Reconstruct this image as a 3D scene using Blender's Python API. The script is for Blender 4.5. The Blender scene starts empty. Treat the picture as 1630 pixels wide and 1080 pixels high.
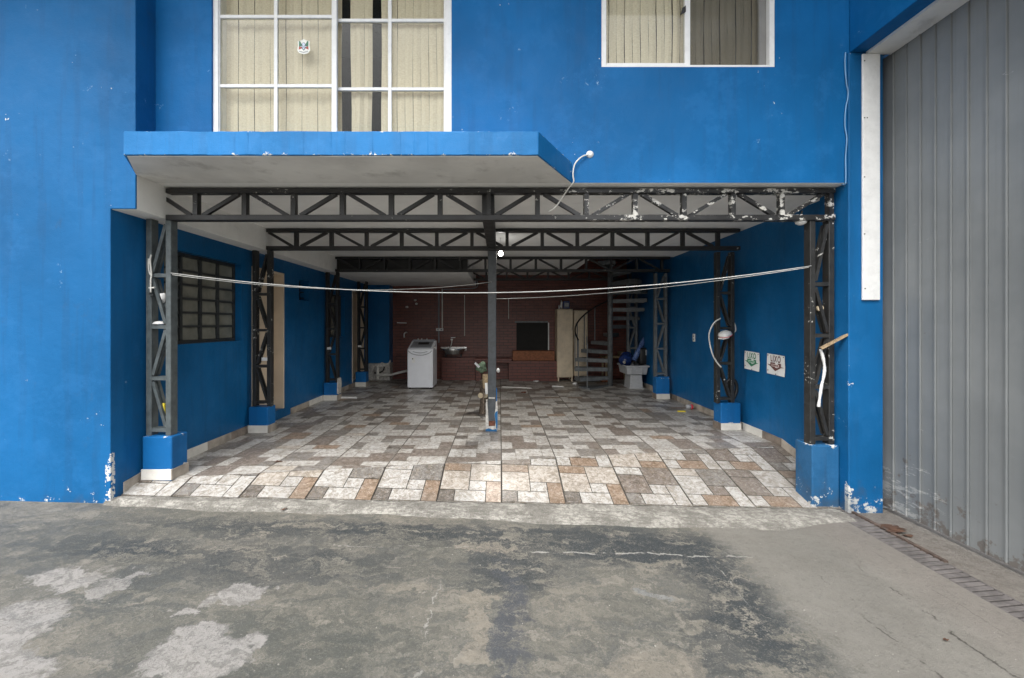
import bpy, bmesh, math, random
from mathutils import Vector, Matrix
random.seed(7)
S = bpy.context.scene
COL = S.collection
R = math.radians

# ------------------------------------------------------------------ camera, sky, sun, exposure
CH, FPX, VX, VY = 1.41, 680.0, 795.0, 516.0      # eye height, focal length in photo pixels, vanishing point
cam = bpy.data.objects.new('camera', bpy.data.cameras.new('camera'))
COL.objects.link(cam)
cam.location = (0, 0, CH)
cam.rotation_euler = (R(90), 0, 0)
cam.data.sensor_width = 36
cam.data.lens = FPX / 1630 * 36
cam.data.shift_x = (815 - VX) / 1630
cam.data.shift_y = -(540 - VY) / 1630
cam.data.clip_start = 0.05
cam.data.clip_end = 500
S.camera = cam

W = bpy.data.worlds.new('World'); S.world = W; W.use_nodes = True
wn, wl = W.node_tree.nodes, W.node_tree.links
bg = wn['Background']
sky = wn.new('ShaderNodeTexSky'); sky.sky_type = 'NISHITA'; sky.sun_disc = False
SUN_EL, SUN_AZ = 58, 200                         # degrees; azimuth from +Y clockwise: behind the camera, a little to the left
sky.sun_elevation = R(SUN_EL); sky.sun_rotation = R(SUN_AZ)
sky.dust_density = 4.0; sky.air_density = 1.0; sky.ozone_density = 1.0
hs = wn.new('ShaderNodeHueSaturation'); hs.inputs['Saturation'].default_value = 0.22
wl.new(sky.outputs[0], hs.inputs['Color']); wl.new(hs.outputs[0], bg.inputs['Color'])
bg.inputs['Strength'].default_value = 0.15
sun = bpy.data.objects.new('sun', bpy.data.lights.new('sun', 'SUN'))
COL.objects.link(sun)
sun.data.energy = 0.9; sun.data.angle = R(40); sun.data.color = (1.0, 0.985, 0.96)
_d = Vector((math.sin(R(SUN_AZ)) * math.cos(R(SUN_EL)), math.cos(R(SUN_AZ)) * math.cos(R(SUN_EL)), math.sin(R(SUN_EL))))
sun.rotation_euler = (-_d).to_track_quat('-Z', 'Y').to_euler()
S.view_settings.view_transform = 'Standard'; S.view_settings.look = 'None'
S.view_settings.gamma = 1.0; S.view_settings.use_curve_mapping = False
S.view_settings.exposure = 1.42
S.render.engine = 'CYCLES'
S.cycles.use_denoising = True
S.cycles.max_bounces = 10; S.cycles.diffuse_bounces = 5; S.cycles.transparent_max_bounces = 12

def P(px, py, Y):                                # a photo pixel at depth Y
    return Vector(((px - VX) * Y / FPX, Y, CH + (VY - py) * Y / FPX))

# ------------------------------------------------------------------ materials
class N:
    def __init__(s, name):
        s.m = bpy.data.materials.new(name); s.m.use_nodes = True
        s.t = s.m.node_tree; s.n = s.t.nodes; s.l = s.t.links
        s.b = s.n['Principled BSDF']
        s.g = s.n.new('ShaderNodeNewGeometry'); s.pos = s.g.outputs['Position']
        s._x = None
    def put(s, sock, v):
        if isinstance(v, bpy.types.NodeSocket): s.l.new(v, sock)
        elif v is not None:
            if isinstance(v, (tuple, list)) and len(v) == 3 and len(getattr(sock, 'default_value', ())) == 4: v = (*v, 1)
            sock.default_value = v
    def xyz(s):
        if s._x is None:
            n = s.n.new('ShaderNodeSeparateXYZ'); s.l.new(s.pos, n.inputs[0]); s._x = n.outputs
        return s._x
    def math(s, op, a, b=None, c=None, clamp=False):
        n = s.n.new('ShaderNodeMath'); n.operation = op; n.use_clamp = clamp
        s.put(n.inputs[0], a)
        if b is not None: s.put(n.inputs[1], b)
        if c is not None: s.put(n.inputs[2], c)
        return n.outputs[0]
    def vm(s, op, a, b=None):
        n = s.n.new('ShaderNodeVectorMath'); n.operation = op
        s.put(n.inputs[0], a)
        if b is not None: s.put(n.inputs[1], b)
        return n.outputs['Value'] if op in ('LENGTH', 'DISTANCE', 'DOT_PRODUCT') else n.outputs[0]
    def noise(s, scale, detail=3, rough=0.55, vec=None, dist=0.0, color=False):
        n = s.n.new('ShaderNodeTexNoise')
        n.inputs['Scale'].default_value = scale; n.inputs['Detail'].default_value = detail
        n.inputs['Roughness'].default_value = rough; n.inputs['Distortion'].default_value = dist
        s.l.new(vec or s.pos, n.inputs['Vector'])
        return n.outputs['Color' if color else 'Fac']
    def voro(s, scale, feature='F1', vec=None, rnd=1.0):
        n = s.n.new('ShaderNodeTexVoronoi'); n.feature = feature
        n.inputs['Scale'].default_value = scale; n.inputs['Randomness'].default_value = rnd
        s.l.new(vec or s.pos, n.inputs['Vector'])
        return n.outputs['Distance']
    def scalev(s, v, sc):
        return s.vm('MULTIPLY', v, sc)
    def step(s, v, lo, hi):                      # smooth 0..1 between lo and hi
        n = s.n.new('ShaderNodeMapRange'); n.interpolation_type = 'SMOOTHSTEP'
        s.put(n.inputs[0], v); s.put(n.inputs[1], lo); s.put(n.inputs[2], hi)
        return n.outputs[0]
    def lin(s, v, lo, hi, a, b):
        n = s.n.new('ShaderNodeMapRange'); s.put(n.inputs[0], v)
        for i, q in enumerate((lo, hi, a, b)): n.inputs[i + 1].default_value = q
        return n.outputs[0]
    def mix(s, f, a, b, mode='MIX'):
        n = s.n.new('ShaderNodeMix'); n.data_type = 'RGBA'; n.blend_type = mode
        s.put(n.inputs[0], f); s.put(n.inputs[6], a); s.put(n.inputs[7], b)
        return n.outputs[2]
    def bump(s, h, strength=0.2, dist=0.01):
        n = s.n.new('ShaderNodeBump'); n.inputs['Strength'].default_value = strength
        n.inputs['Distance'].default_value = dist; s.l.new(h, n.inputs['Height'])
        s.l.new(n.outputs[0], s.b.inputs['Normal'])
    def done(s, color, rough=0.6, metal=0.0, spec=None):
        s.put(s.b.inputs['Base Color'], color); s.put(s.b.inputs['Roughness'], rough)
        s.put(s.b.inputs['Metallic'], metal)
        if spec is not None: s.put(s.b.inputs['Specular IOR Level'], spec)
        return s.m

def simple(name, c, rough=0.6, metal=0.0, var=0.12, sc=9.0, dirt_shade=0.0, bump=0.0, spec=None):
    n = N(name)
    f = n.noise(sc, 4, 0.6)
    dark = tuple(x * (1 - var) for x in c); lite = tuple(min(1, x * (1 + var)) for x in c)
    col = n.mix(n.step(f, 0.3, 0.7), dark, lite)
    if dirt_shade:
        g = n.step(n.noise(sc * 2.3, 5, 0.7), 0.52, 0.75)
        col = n.mix(n.math('MULTIPLY', g, dirt_shade), col, (0.06, 0.05, 0.04))
    if bump: n.bump(n.noise(60, 3, 0.6), bump, 0.004)
    return n.done(col, rough, metal, spec)

def blue_paint(name, base=(0.002, 0.124, 0.345), chip=0.0, edge=None, foot=False, scuff=True, rough=0.42, streaks=0.20, corners=()):
    """wall paint; edge = list of heights where the paint has broken off the arris"""
    n = N(name); x, y, z = n.xyz()
    big = n.noise(0.9, 3, 0.5); mid = n.noise(5, 4, 0.6)
    streak = n.noise(1.0, 4, 0.6, n.scalev(n.pos, (9, 9, 0.7)))
    c0 = tuple(v * 0.80 for v in base); c1 = tuple(v * 1.10 + 0.003 for v in base)
    col = n.mix(n.step(big, 0.3, 0.7), c0, c1)
    col = n.mix(n.math('MULTIPLY', n.step(streak, 0.50, 0.64), streaks), col, tuple(v * 0.45 + 0.01 for v in base))
    col = n.mix(n.math('MULTIPLY', n.step(n.noise(2.4, 7, 0.75), 0.50, 0.62), 0.22), col, tuple(v * 1.25 + 0.02 for v in base))
    if scuff:                                    # pale rubbed marks and a few chips down to the plaster
        v = n.noise(3.2, 2, 0.5); w = n.noise(26, 4, 0.7)
        m = n.math('MULTIPLY', n.step(v, 0.67, 0.73), n.step(w, 0.60, 0.66))
        col = n.mix(n.math('MULTIPLY', m, 0.55), col, (0.35, 0.52, 0.68))
        vv = n.noise(2.1, 2, 0.5, n.vm('ADD', n.pos, (7.3, 1.1, 4.4))); ww = n.noise(19, 3, 0.6)
        m2 = n.math('MULTIPLY', n.step(vv, 0.64, 0.68), n.step(ww, 0.675, 0.69))
        col = n.mix(m2, col, (0.62, 0.64, 0.62))
    hgt = n.noise(140, 3, 0.6)
    for (cx, cy, zt) in corners:                 # broken arris: bare plaster down a vertical corner
        d = n.math('MAXIMUM', n.math('ABSOLUTE', n.math('SUBTRACT', x, cx)), n.math('ABSOLUTE', n.math('SUBTRACT', y, cy)))
        lim = n.math('MULTIPLY', n.step(n.math('ADD', n.noise(6, 5, 0.75), n.lin(z, -0.3, zt, 0.25, -0.12)), 0.52, 0.62), 0.05)
        col = n.mix(n.step(n.math('SUBTRACT', d, lim), -0.004, -0.008), col, (0.60, 0.60, 0.57))
    if edge:
        for (ez, h) in edge:
            d = n.math('ABSOLUTE', n.math('SUBTRACT', z, ez))
            fall = n.math('SUBTRACT', 1.0, n.math('DIVIDE', d, h), clamp=True)
            k = n.noise(11, 7, 0.8)
            m = n.step(n.math('ADD', k, n.math('MULTIPLY', fall, 0.17)), 0.735, 0.75)
            m = n.math('MULTIPLY', m, n.math('GREATER_THAN', fall, 0.0))
            col = n.mix(m, col, (0.66, 0.64, 0.58))
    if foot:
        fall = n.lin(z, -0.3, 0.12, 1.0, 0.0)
        k = n.noise(9, 6, 0.75)
        m = n.step(n.math('ADD', k, n.math('MULTIPLY', fall, 0.22)), 0.70, 0.74)
        col = n.mix(m, col, (0.55, 0.56, 0.54))
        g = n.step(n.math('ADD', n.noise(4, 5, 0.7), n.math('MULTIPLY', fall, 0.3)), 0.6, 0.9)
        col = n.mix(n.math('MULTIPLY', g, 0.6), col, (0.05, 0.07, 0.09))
    n.bump(n.math('ADD', n.math('ADD', hgt, n.math('MULTIPLY', n.noise(18, 4, 0.6), 1.5)), n.math('MULTIPLY', n.noise(3.0, 3, 0.5), 7)), 0.30, 0.005)
    return n.done(col, n.lin(mid, 0.3, 0.7, rough - 0.05, rough + 0.1), spec=0.2)

def steel(name, base, chips=0.0, rust=0.05, rough=0.45):
    n = N(name); x, y, z = n.xyz()
    f = n.noise(14, 4, 0.65)
    col = n.mix(n.step(f, 0.3, 0.7), tuple(v * 0.75 for v in base), tuple(v * 1.25 for v in base))
    if rust:
        col = n.mix(n.math('MULTIPLY', n.step(n.noise(22, 5, 0.7), 0.62, 0.72), rust * 8, clamp=True), col, (0.09, 0.035, 0.015))
    if chips:
        k = n.noise(17, 7, 0.72, n.scalev(n.pos, (0.8, 1, 1.2))); big = n.noise(3.5, 3, 0.6)
        s_ = n.math('ADD', k, n.math('MULTIPLY', n.math('SUBTRACT', big, 0.5), 0.45))
        if chips == 'x':                         # more and more paint gone towards the gate
            s_ = n.math('ADD', s_, n.math('MULTIPLY', n.step(x, -0.3, 1.4), 0.115))
            m = n.step(s_, 0.668, 0.685)
        else:
            m = n.step(s_, 0.76 - chips, 0.785 - chips)
        col = n.mix(m, col, (0.50, 0.49, 0.45))
    n.bump(n.noise(80, 4, 0.7), 0.25, 0.003)
    return n.done(col, n.lin(f, 0.3, 0.7, rough - 0.08, rough + 0.12))

BLUE = (0.010, 0.165, 0.50)
M = {}
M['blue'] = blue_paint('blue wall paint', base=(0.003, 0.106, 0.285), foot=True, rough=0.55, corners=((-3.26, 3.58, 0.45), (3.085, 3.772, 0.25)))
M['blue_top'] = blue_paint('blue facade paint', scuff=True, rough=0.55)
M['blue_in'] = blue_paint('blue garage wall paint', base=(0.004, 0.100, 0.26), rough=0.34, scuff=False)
M['blue_slab'] = blue_paint('blue balcony paint', base=(0.010, 0.15, 0.385), edge=[(2.665, 0.05), (2.84, 0.03)])
M['blue_block'] = blue_paint('blue plinth paint', base=(0.006, 0.12, 0.34), edge=[(0.39, 0.05), (0.10, 0.03)])
M['blue_worn'] = blue_paint('worn blue plinth paint', base=(0.022, 0.12, 0.27), streaks=0.55, foot=True, edge=[(0.31, 0.06)])
M['white'] = simple('white plaster', (0.78, 0.78, 0.75), 0.8, var=0.07, sc=2.2, dirt_shade=0.12, bump=0.1)
M['soffit'] = simple('grey soffit paint', (0.66, 0.66, 0.64), 0.85, var=0.12, sc=1.5, dirt_shade=0.30, bump=0.1)
M['ceiling'] = simple('ceiling paint', (0.80, 0.80, 0.78), 0.85, var=0.06, sc=1.6, dirt_shade=0.10, bump=0.08)
M['steel_grey'] = steel('grey green steel paint', (0.085, 0.10, 0.102), 0.0, 0.02)
M['steel_post'] = steel('slate steel paint', (0.055, 0.062, 0.068), 0.02, 0.02)
M['steel_black'] = steel('black steel paint', (0.016, 0.016, 0.016), 0.06, 0.04)
M['steel_chip'] = steel('chipped black steel paint', (0.022, 0.022, 0.021), 0.125, 0.06)
M['steel_truss'] = steel('truss paint peeling', (0.018, 0.018, 0.018), 'x', 0.05)
M['alu'] = simple('white aluminium', (0.78, 0.78, 0.76), 0.35, var=0.05, sc=12, dirt_shade=0.10)
M['plastic'] = simple('white plastic', (0.72, 0.72, 0.70), 0.4, var=0.06, sc=20)
M['cream'] = simple('cream enamel', (0.60, 0.50, 0.36), 0.5, var=0.10, sc=5, dirt_shade=0.25)
M['creamjamb'] = simple('cream door paint', (0.66, 0.55, 0.42), 0.5, var=0.06, sc=3, dirt_shade=0.1)
M['black'] = simple('black rubber', (0.012, 0.012, 0.012), 0.5)
M['dark'] = simple('dark interior', (0.018, 0.017, 0.016), 0.9)
M['iron'] = simple('dark iron window paint', (0.030, 0.034, 0.035), 0.45, var=0.2, sc=20, dirt_shade=0.2)
M['inox'] = simple('stainless steel', (0.55, 0.55, 0.54), 0.25, metal=0.9, var=0.05)
M['washer'] = simple('white appliance enamel', (0.74, 0.76, 0.80), 0.3, var=0.03, sc=6)
M['washgrey'] = simple('grey appliance plastic', (0.22, 0.23, 0.25), 0.35)
M['greyplastic'] = simple('grey crate plastic', (0.45, 0.46, 0.47), 0.5, var=0.08, dirt_shade=0.3)
M['stair'] = steel('grey stair paint', (0.12, 0.13, 0.135), 0.0, 0.03)
M['green'] = simple('green cloth', (0.10, 0.145, 0.095), 0.9, var=0.3, sc=30, bump=0.4)
M['wood'] = simple('weathered wood', (0.30, 0.22, 0.13), 0.8, var=0.35, sc=30, bump=0.4)
M['bark'] = simple('bark', (0.10, 0.075, 0.055), 0.9, var=0.5, sc=40, bump=0.6)
M['woodend'] = simple('sawn log end', (0.50, 0.42, 0.29), 0.8, var=0.15, sc=25)
M['bluejug'] = simple('dark blue plastic', (0.012, 0.03, 0.12), 0.2, var=0.2)
M['bubble'] = simple('blue plastic wrap', (0.10, 0.16, 0.34), 0.25, var=0.7, sc=45, bump=0.5)
M['red'] = simple('red plastic', (0.55, 0.04, 0.06), 0.35)
M['yellow'] = simple('yellow plastic', (0.72, 0.58, 0.05), 0.45)
M['terracotta'] = simple('terracotta', (0.25, 0.10, 0.05), 0.85, var=0.25, sc=18, bump=0.3)
M['leaf'] = simple('dry brown leaf', (0.07, 0.035, 0.02), 0.9, var=0.3)
M['rope'] = simple('pale nylon cord', (0.55, 0.55, 0.52), 0.6)
M['cable'] = simple('white cable sheath', (0.66, 0.65, 0.60), 0.5)
M['bluecable'] = simple('painted over cable', (0.14, 0.30, 0.50), 0.5)
M['plaster'] = simple('broken plaster', (0.50, 0.48, 0.44), 0.9, var=0.25, sc=25, bump=0.5)
M['rawbrick'] = simple('raw brick', (0.13, 0.05, 0.03), 0.9, var=0.4, sc=30, bump=0.5)
M['rust'] = simple('rusted iron', (0.085, 0.06, 0.047), 0.75, var=0.4, sc=22, bump=0.5)
M['grate'] = simple('grate iron', (0.11, 0.10, 0.095), 0.7, var=0.3, sc=14, bump=0.4)
M['granite'] = simple('dark granite top', (0.03, 0.025, 0.025), 0.3)

def glass_mat():
    n = N('window glass'); t = n.n.new('ShaderNodeBsdfTransparent'); g = n.n.new('ShaderNodeBsdfGlossy')
    g.inputs['Roughness'].default_value = 0.03
    t.inputs['Color'].default_value = (0.93, 0.94, 0.92, 1)
    fr = n.n.new('ShaderNodeFresnel'); fr.inputs['IOR'].default_value = 1.28
    mx = n.n.new('ShaderNodeMixShader'); n.l.new(fr.outputs[0], mx.inputs[0])
    n.l.new(t.outputs[0], mx.inputs[1]); n.l.new(g.outputs[0], mx.inputs[2])
    n.l.new(mx.outputs[0], n.n['Material Output'].inputs[0]); return n.m
M['glass'] = glass_mat()
def screen_mat():
    n = N('grey insect screen'); t = n.n.new('ShaderNodeBsdfTransparent')
    mx = n.n.new('ShaderNodeMixShader'); mx.inputs[0].default_value = 0.30
    n.done((0.06, 0.055, 0.05), 0.9)
    n.l.new(t.outputs[0], mx.inputs[1]); n.l.new(n.b.outputs[0], mx.inputs[2])
    n.l.new(mx.outputs[0], n.n['Material Output'].inputs[0]); return n.m
M['screen'] = screen_mat()
def obscure():
    n = N('obscured grey glass')
    f = n.noise(30, 3, 0.6, n.scalev(n.pos, (1, 1, 0.4)))
    n.bump(f, 0.35, 0.01)
    return n.done(n.mix(n.noise(5, 3), (0.09, 0.095, 0.08), (0.30, 0.30, 0.25)), 0.16)
M['obscure'] = obscure()
def blind():
    n = N('cream blind fabric')
    f = n.noise(40, 4, 0.65, n.scalev(n.pos, (1.3, 1, 3)))
    c = n.mix(n.step(f, 0.35, 0.65), (0.72, 0.62, 0.475), (0.82, 0.735, 0.59))
    spots = n.step(n.noise(85, 2, 0.5), 0.70, 0.76)
    c = n.mix(n.math('MULTIPLY', spots, 0.35), c, (0.30, 0.24, 0.17))
    n.bump(f, 0.3, 0.003); return n.done(c, 0.9)
M['blind'] = blind()
def gate_mat():
    n = N('grey painted sheet steel'); x, y, z = n.xyz()
    f = n.noise(1.4, 4, 0.6); s_ = n.noise(1, 4, 0.6, n.scalev(n.pos, (6, 40, 0.8)))
    c = n.mix(n.step(f, 0.3, 0.72), (0.175, 0.187, 0.190), (0.225, 0.237, 0.238))
    c = n.mix(n.math('MULTIPLY', n.step(s_, 0.52, 0.8), 0.30), c, (0.15, 0.15, 0.145))
    fall = n.lin(z, -0.25, 0.45, 1, 0)
    k = n.noise(5, 5, 0.75, n.scalev(n.pos, (1, 1, 4)))
    k2 = n.math('ADD', k, n.math('MULTIPLY', n.math('MULTIPLY', fall, n.step(y, 2.9, 3.7)), 0.25))
    c = n.mix(n.math('MULTIPLY', n.step(k2, 0.69, 0.74), 0.6), c, (0.45, 0.45, 0.43))
    c = n.mix(n.math('MULTIPLY', n.step(n.math('ADD', n.noise(7, 5, 0.7), n.math('MULTIPLY', fall, 0.2)), 0.68, 0.76), 0.6), c, (0.10, 0.07, 0.05))
    n.bump(n.noise(35, 4, 0.6), 0.15, 0.004)
    return n.done(c, 0.45)
M['gate'] = gate_mat()
def brick_mat():
    n = N('brown painted brick')
    br = n.n.new('ShaderNodeTexBrick'); x, y, z = n.xyz()
    cx = n.n.new('ShaderNodeCombineXYZ'); n.l.new(x, cx.inputs[0]); n.l.new(z, cx.inputs[1])
    n.l.new(cx.outputs[0], br.inputs['Vector'])
    br.inputs['Scale'].default_value = 1.0; br.inputs['Brick Width'].default_value = 0.22; br.inputs['Row Height'].default_value = 0.072
    br.inputs['Mortar Size'].default_value = 0.007; br.inputs['Mortar Smooth'].default_value = 0.3
    br.inputs['Color1'].default_value = (0.105, 0.027, 0.017, 1); br.inputs['Color2'].default_value = (0.145, 0.038, 0.024, 1)
    br.inputs['Mortar'].default_value = (0.035, 0.014, 0.011, 1)
    c = n.mix(n.math('MULTIPLY', n.step(n.noise(6, 4), 0.4, 0.8), 0.35), br.outputs['Color'], (0.16, 0.055, 0.04))
    inv = n.math('SUBTRACT', 1.0, br.outputs['Fac'])
    n.bump(n.math('ADD', inv, n.math('MULTIPLY', n.noise(40, 3), 0.3)), 0.6, 0.012)
    return n.done(c, 0.42)
M['brick'] = brick_mat()

def tile_mat():
    n = N('printed stone floor tile')
    a = n.n.new('ShaderNodeVertexColor'); a.layer_name = 'Col'
    f = n.noise(11, 6, 0.72, dist=1.6); g = n.noise(30, 7, 0.8, dist=1.2); x, y, z = n.xyz()
    vein = n.math('ABSOLUTE', n.math('SUBTRACT', n.noise(7, 4, 0.6, n.scalev(n.pos, (1.6, 0.8, 1)), dist=2.2), 0.5))
    c = n.mix(n.step(f, 0.42, 0.62), n.mix(1.0, a.outputs[0], (1.08, 1.08, 1.08), 'MULTIPLY'), n.mix(1.0, a.outputs[0], (0.66, 0.62, 0.57), 'MULTIPLY'))
    c = n.mix(n.math('MULTIPLY', n.step(vein, 0.026, 0.0), 0.5), c, (0.30, 0.24, 0.17))
    c = n.mix(n.math('MULTIPLY', n.step(g, 0.50, 0.58), 0.75), c, n.mix(1.0, c, (0.60, 0.56, 0.51), 'MULTIPLY'))
    c = n.mix(n.math('MULTIPLY', n.step(g, 0.46, 0.38), 0.35), c, (0.62, 0.60, 0.56))
    d = n.noise(1.1, 5, 0.65)                     # trodden-in grime
    c = n.mix(n.math('MULTIPLY', n.step(d, 0.46, 0.64), 0.36), c, (0.16, 0.145, 0.125))
    n.bump(n.math('ADD', g, f), 0.12, 0.003)
    return n.done(c, n.lin(d, 0.4, 0.6, 0.33, 0.52))
M['tile'] = tile_mat()
M['grout'] = simple('dark grout', (0.055, 0.050, 0.043), 0.9, var=0.3, sc=20)
M['skirt'] = simple('stone skirting tile', (0.36, 0.32, 0.27), 0.5, var=0.35, sc=4, dirt_shade=0.3)
M['skirt_w'] = simple('white skirting tile', (0.68, 0.66, 0.60), 0.45, var=0.10, sc=6, dirt_shade=0.15)
M['skirt_d'] = simple('brown skirting tile', (0.20, 0.165, 0.135), 0.5, var=0.3, sc=8, dirt_shade=0.3)

def concrete():
    n = N('stained concrete'); x, y, z = n.xyz()
    wc = n.noise(2.2, 5, 0.7, color=True); wc2 = n.noise(11, 6, 0.75, color=True)
    warp = n.vm('MULTIPLY', n.vm('SUBTRACT', wc, (0.5, 0.5, 0.5)), (0.55, 0.40, 0))
    warp2 = n.vm('MULTIPLY', n.vm('SUBTRACT', wc2, (0.5, 0.5, 0.5)), (0.30, 0.22, 0))
    p = n.vm('ADD', n.vm('ADD', n.pos, warp), warp2)
    def blob(cx, cy, rx, ry, soft=0.25, src=None):
        q = n.vm('MULTIPLY', n.vm('SUBTRACT', src or p, (cx, cy, 0)), (1 / rx, 1 / ry, 0))
        return n.step(n.vm('LENGTH', q), 1 + soft, 1 - soft)
    a = n.noise(1.1, 6, 0.62, p); b = n.noise(6, 7, 0.75, p); c_ = n.noise(30, 6, 0.75); f = n.noise(110, 4, 0.7)
    stre = n.noise(4.5, 8, 0.78, n.scalev(p, (0.75, 2.2, 1)))
    fine = n.noise(16, 8, 0.8, n.scalev(p, (0.7, 1.6, 1)), dist=0.8)
    col = n.mix(n.step(a, 0.3, 0.7), (0.095, 0.095, 0.082), (0.185, 0.170, 0.140))
    col = n.mix(n.math('MULTIPLY', n.step(stre, 0.49, 0.56), 0.6), col, (0.070, 0.074, 0.072))
    col = n.mix(n.math('MULTIPLY', n.step(b, 0.52, 0.58), 0.6), col, (0.22, 0.202, 0.168))
    col = n.mix(n.math('MULTIPLY', n.step(fine, 0.50, 0.57), 0.5), col, (0.062, 0.063, 0.058))
    col = n.mix(n.math('MULTIPLY', n.step(fine, 0.46, 0.40), 0.45), col, (0.25, 0.232, 0.198))
    # oil and water stains
    ragged = n.step(n.math('ADD', n.math('ADD', stre, n.math('MULTIPLY', fine, 0.7)), n.math('MULTIPLY', b, 0.3)), 0.90, 1.00)
    def stain(cx, cy, rx, ry, k, colr=(0.034, 0.040, 0.043), soft=0.5):
        nonlocal col
        col = n.mix(n.math('MULTIPLY', n.math('MULTIPLY', blob(cx, cy, rx, ry, soft), ragged), k), col, colr)
    stain(-1.6, 3.25, 1.1, 0.16, 0.85); stain(0.4, 3.20, 1.6, 0.20, 0.9); stain(1.2, 3.02, 0.75, 0.22, 1.0)
    stain(-2.55, 2.9, 0.45, 0.14, 1.0); stain(-1.5, 2.75, 0.8, 0.22, 0.7); stain(0.05, 2.75, 0.32, 0.28, 0.9)
    stain(0.02, 2.25, 0.09, 0.55, 0.9, (0.055, 0.06, 0.068)); stain(1.45, 2.5, 0.28, 0.55, 0.95); stain(1.25, 2.1, 0.35, 0.3, 0.7)
    stain(-1.0, 2.1, 0.6, 0.35, 0.6, (0.065, 0.069, 0.06)); stain(-2.2, 2.3, 0.35, 0.3, 0.6, (0.06, 0.066, 0.063))
    stain(-3.4, 3.0, 0.9, 0.35, 0.5, (0.065, 0.069, 0.065))
    # pale worn-through patches
    worn = n.math('ADD', n.math('MULTIPLY', n.step(fine, 0.53, 0.49), 0.55), 0.40)
    def pale(cx, cy, rx, ry, k=0.9, colr=(0.30, 0.285, 0.268), soft=0.10):
        nonlocal col
        col = n.mix(n.math('MULTIPLY', n.math('MULTIPLY', blob(cx, cy, rx, ry, soft), worn), k), col, colr)
    pale(-2.62, 2.55, 0.24, 0.12); pale(-2.48, 2.12, 0.26, 0.24); pale(-2.3, 1.85, 0.3, 0.16); pale(-2.25, 2.52, 0.10, 0.12, 0.7)
    pale(-1.48, 2.47, 0.15, 0.11); pale(-1.42, 2.02, 0.26, 0.16); pale(-1.7, 2.25, 0.06, 0.05); pale(-1.62, 2.36, 0.05, 0.06, 0.7)
    be = (0.225, 0.20, 0.16)
    pale(-0.04, 3.02, 0.24, 0.06, 0.7, be); pale(-0.18, 2.42, 0.08, 0.12, 0.7, be); pale(-0.13, 2.15, 0.06, 0.16, 0.7, be)
    pale(-0.5, 2.53, 0.4, 0.025, 0.5, be); pale(0.9, 2.55, 0.11, 0.025, 0.6, (0.22, 0.23, 0.23)); pale(0.75, 1.98, 0.25, 0.12, 0.6, be)
    # smooth newer cement beside the drain
    edge = n.math('ADD', x, n.math('MULTIPLY', n.math('SUBTRACT', stre, 0.5), 1.0))
    new = n.step(edge, 1.52, 1.80)
    ncol = n.mix(n.step(a, 0.3, 0.7), (0.160, 0.152, 0.133), (0.205, 0.194, 0.170))
    ncol = n.mix(n.math('MULTIPLY', n.step(n.noise(5, 7, 0.72), 0.48, 0.60), 0.35), ncol, (0.135, 0.125, 0.108))
    ncol = n.mix(n.math('MULTIPLY', n.step(x, 2.35, 2.75), 0.5), ncol, (0.180, 0.158, 0.138))
    ncol = n.mix(n.math('MULTIPLY', n.math('MULTIPLY', n.step(x, 3.1, 3.13), n.step(fine, 0.46, 0.56)), 0.6), ncol, (0.085, 0.072, 0.06))
    col = n.mix(new, col, ncol)
    # cracks: wandering broken lines
    wander = n.math('SUBTRACT', n.noise(3.5, 6, 0.68), 0.5); brk = n.step(n.noise(6.5, 4, 0.7), 0.46, 0.54)
    def crack(pos_, at, amp, w, lo, hi, along, colr, k):
        nonlocal col
        v = n.math('SUBTRACT', n.math('ADD', pos_, n.math('MULTIPLY', wander, amp)), at)
        m = n.step(n.math('ABSOLUTE', v), n.math('MULTIPLY', n.math('ADD', c_, 0.1), w * 2), 0.0)
        m = n.math('MULTIPLY', m, n.math('MULTIPLY', n.step(along, lo - 0.1, lo + 0.1), n.step(along, hi + 0.1, hi - 0.1)))
        col = n.mix(n.math('MULTIPLY', n.math('MULTIPLY', m, brk), k), col, colr)
    dk, lt = (0.035, 0.03, 0.025), (0.33, 0.32, 0.29)
    crack(x, 2.43, 0.25, 0.012, 1.6, 2.9, y, dk, 0.9); crack(x, 2.06, 0.20, 0.010, 1.5, 2.4, y, dk, 0.8); crack(x, 2.10, 0.3, 0.006, 2.2, 3.1, y, dk, 0.5)
    crack(x, 2.72, 0.12, 0.006, 1.6, 3.2, y, dk, 0.4)
    crack(y, 3.0, 0.16, 0.010, 0.2, 1.8, x, lt, 0.9); crack(y, 3.02, 0.22, 0.007, -1.2, -0.2, x, lt, 0.6)
    crack(x, -0.36, 0.25, 0.007, 1.9, 2.6, y, lt, 0.8); crack(x, 1.45, 0.12, 0.005, 2.5, 3.0, y, lt, 0.6)
    col = n.mix(n.math('MULTIPLY', n.step(c_, 0.54, 0.62), 0.26), col, (0.060, 0.058, 0.052))
    col = n.mix(n.math('MULTIPLY', n.step(f, 0.56, 0.63), 0.26), col, (0.28, 0.27, 0.24))
    h = n.math('ADD', n.math('MULTIPLY', fine, 1.3), n.math('ADD', n.math('MULTIPLY', c_, 0.8), n.math('MULTIPLY', f, 0.35)))
    n.bump(h, 0.55, 0.016)
    return n.done(col, n.lin(stre, 0.35, 0.7, 0.75, 0.5), spec=0.35)
M['concrete'] = concrete()
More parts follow.
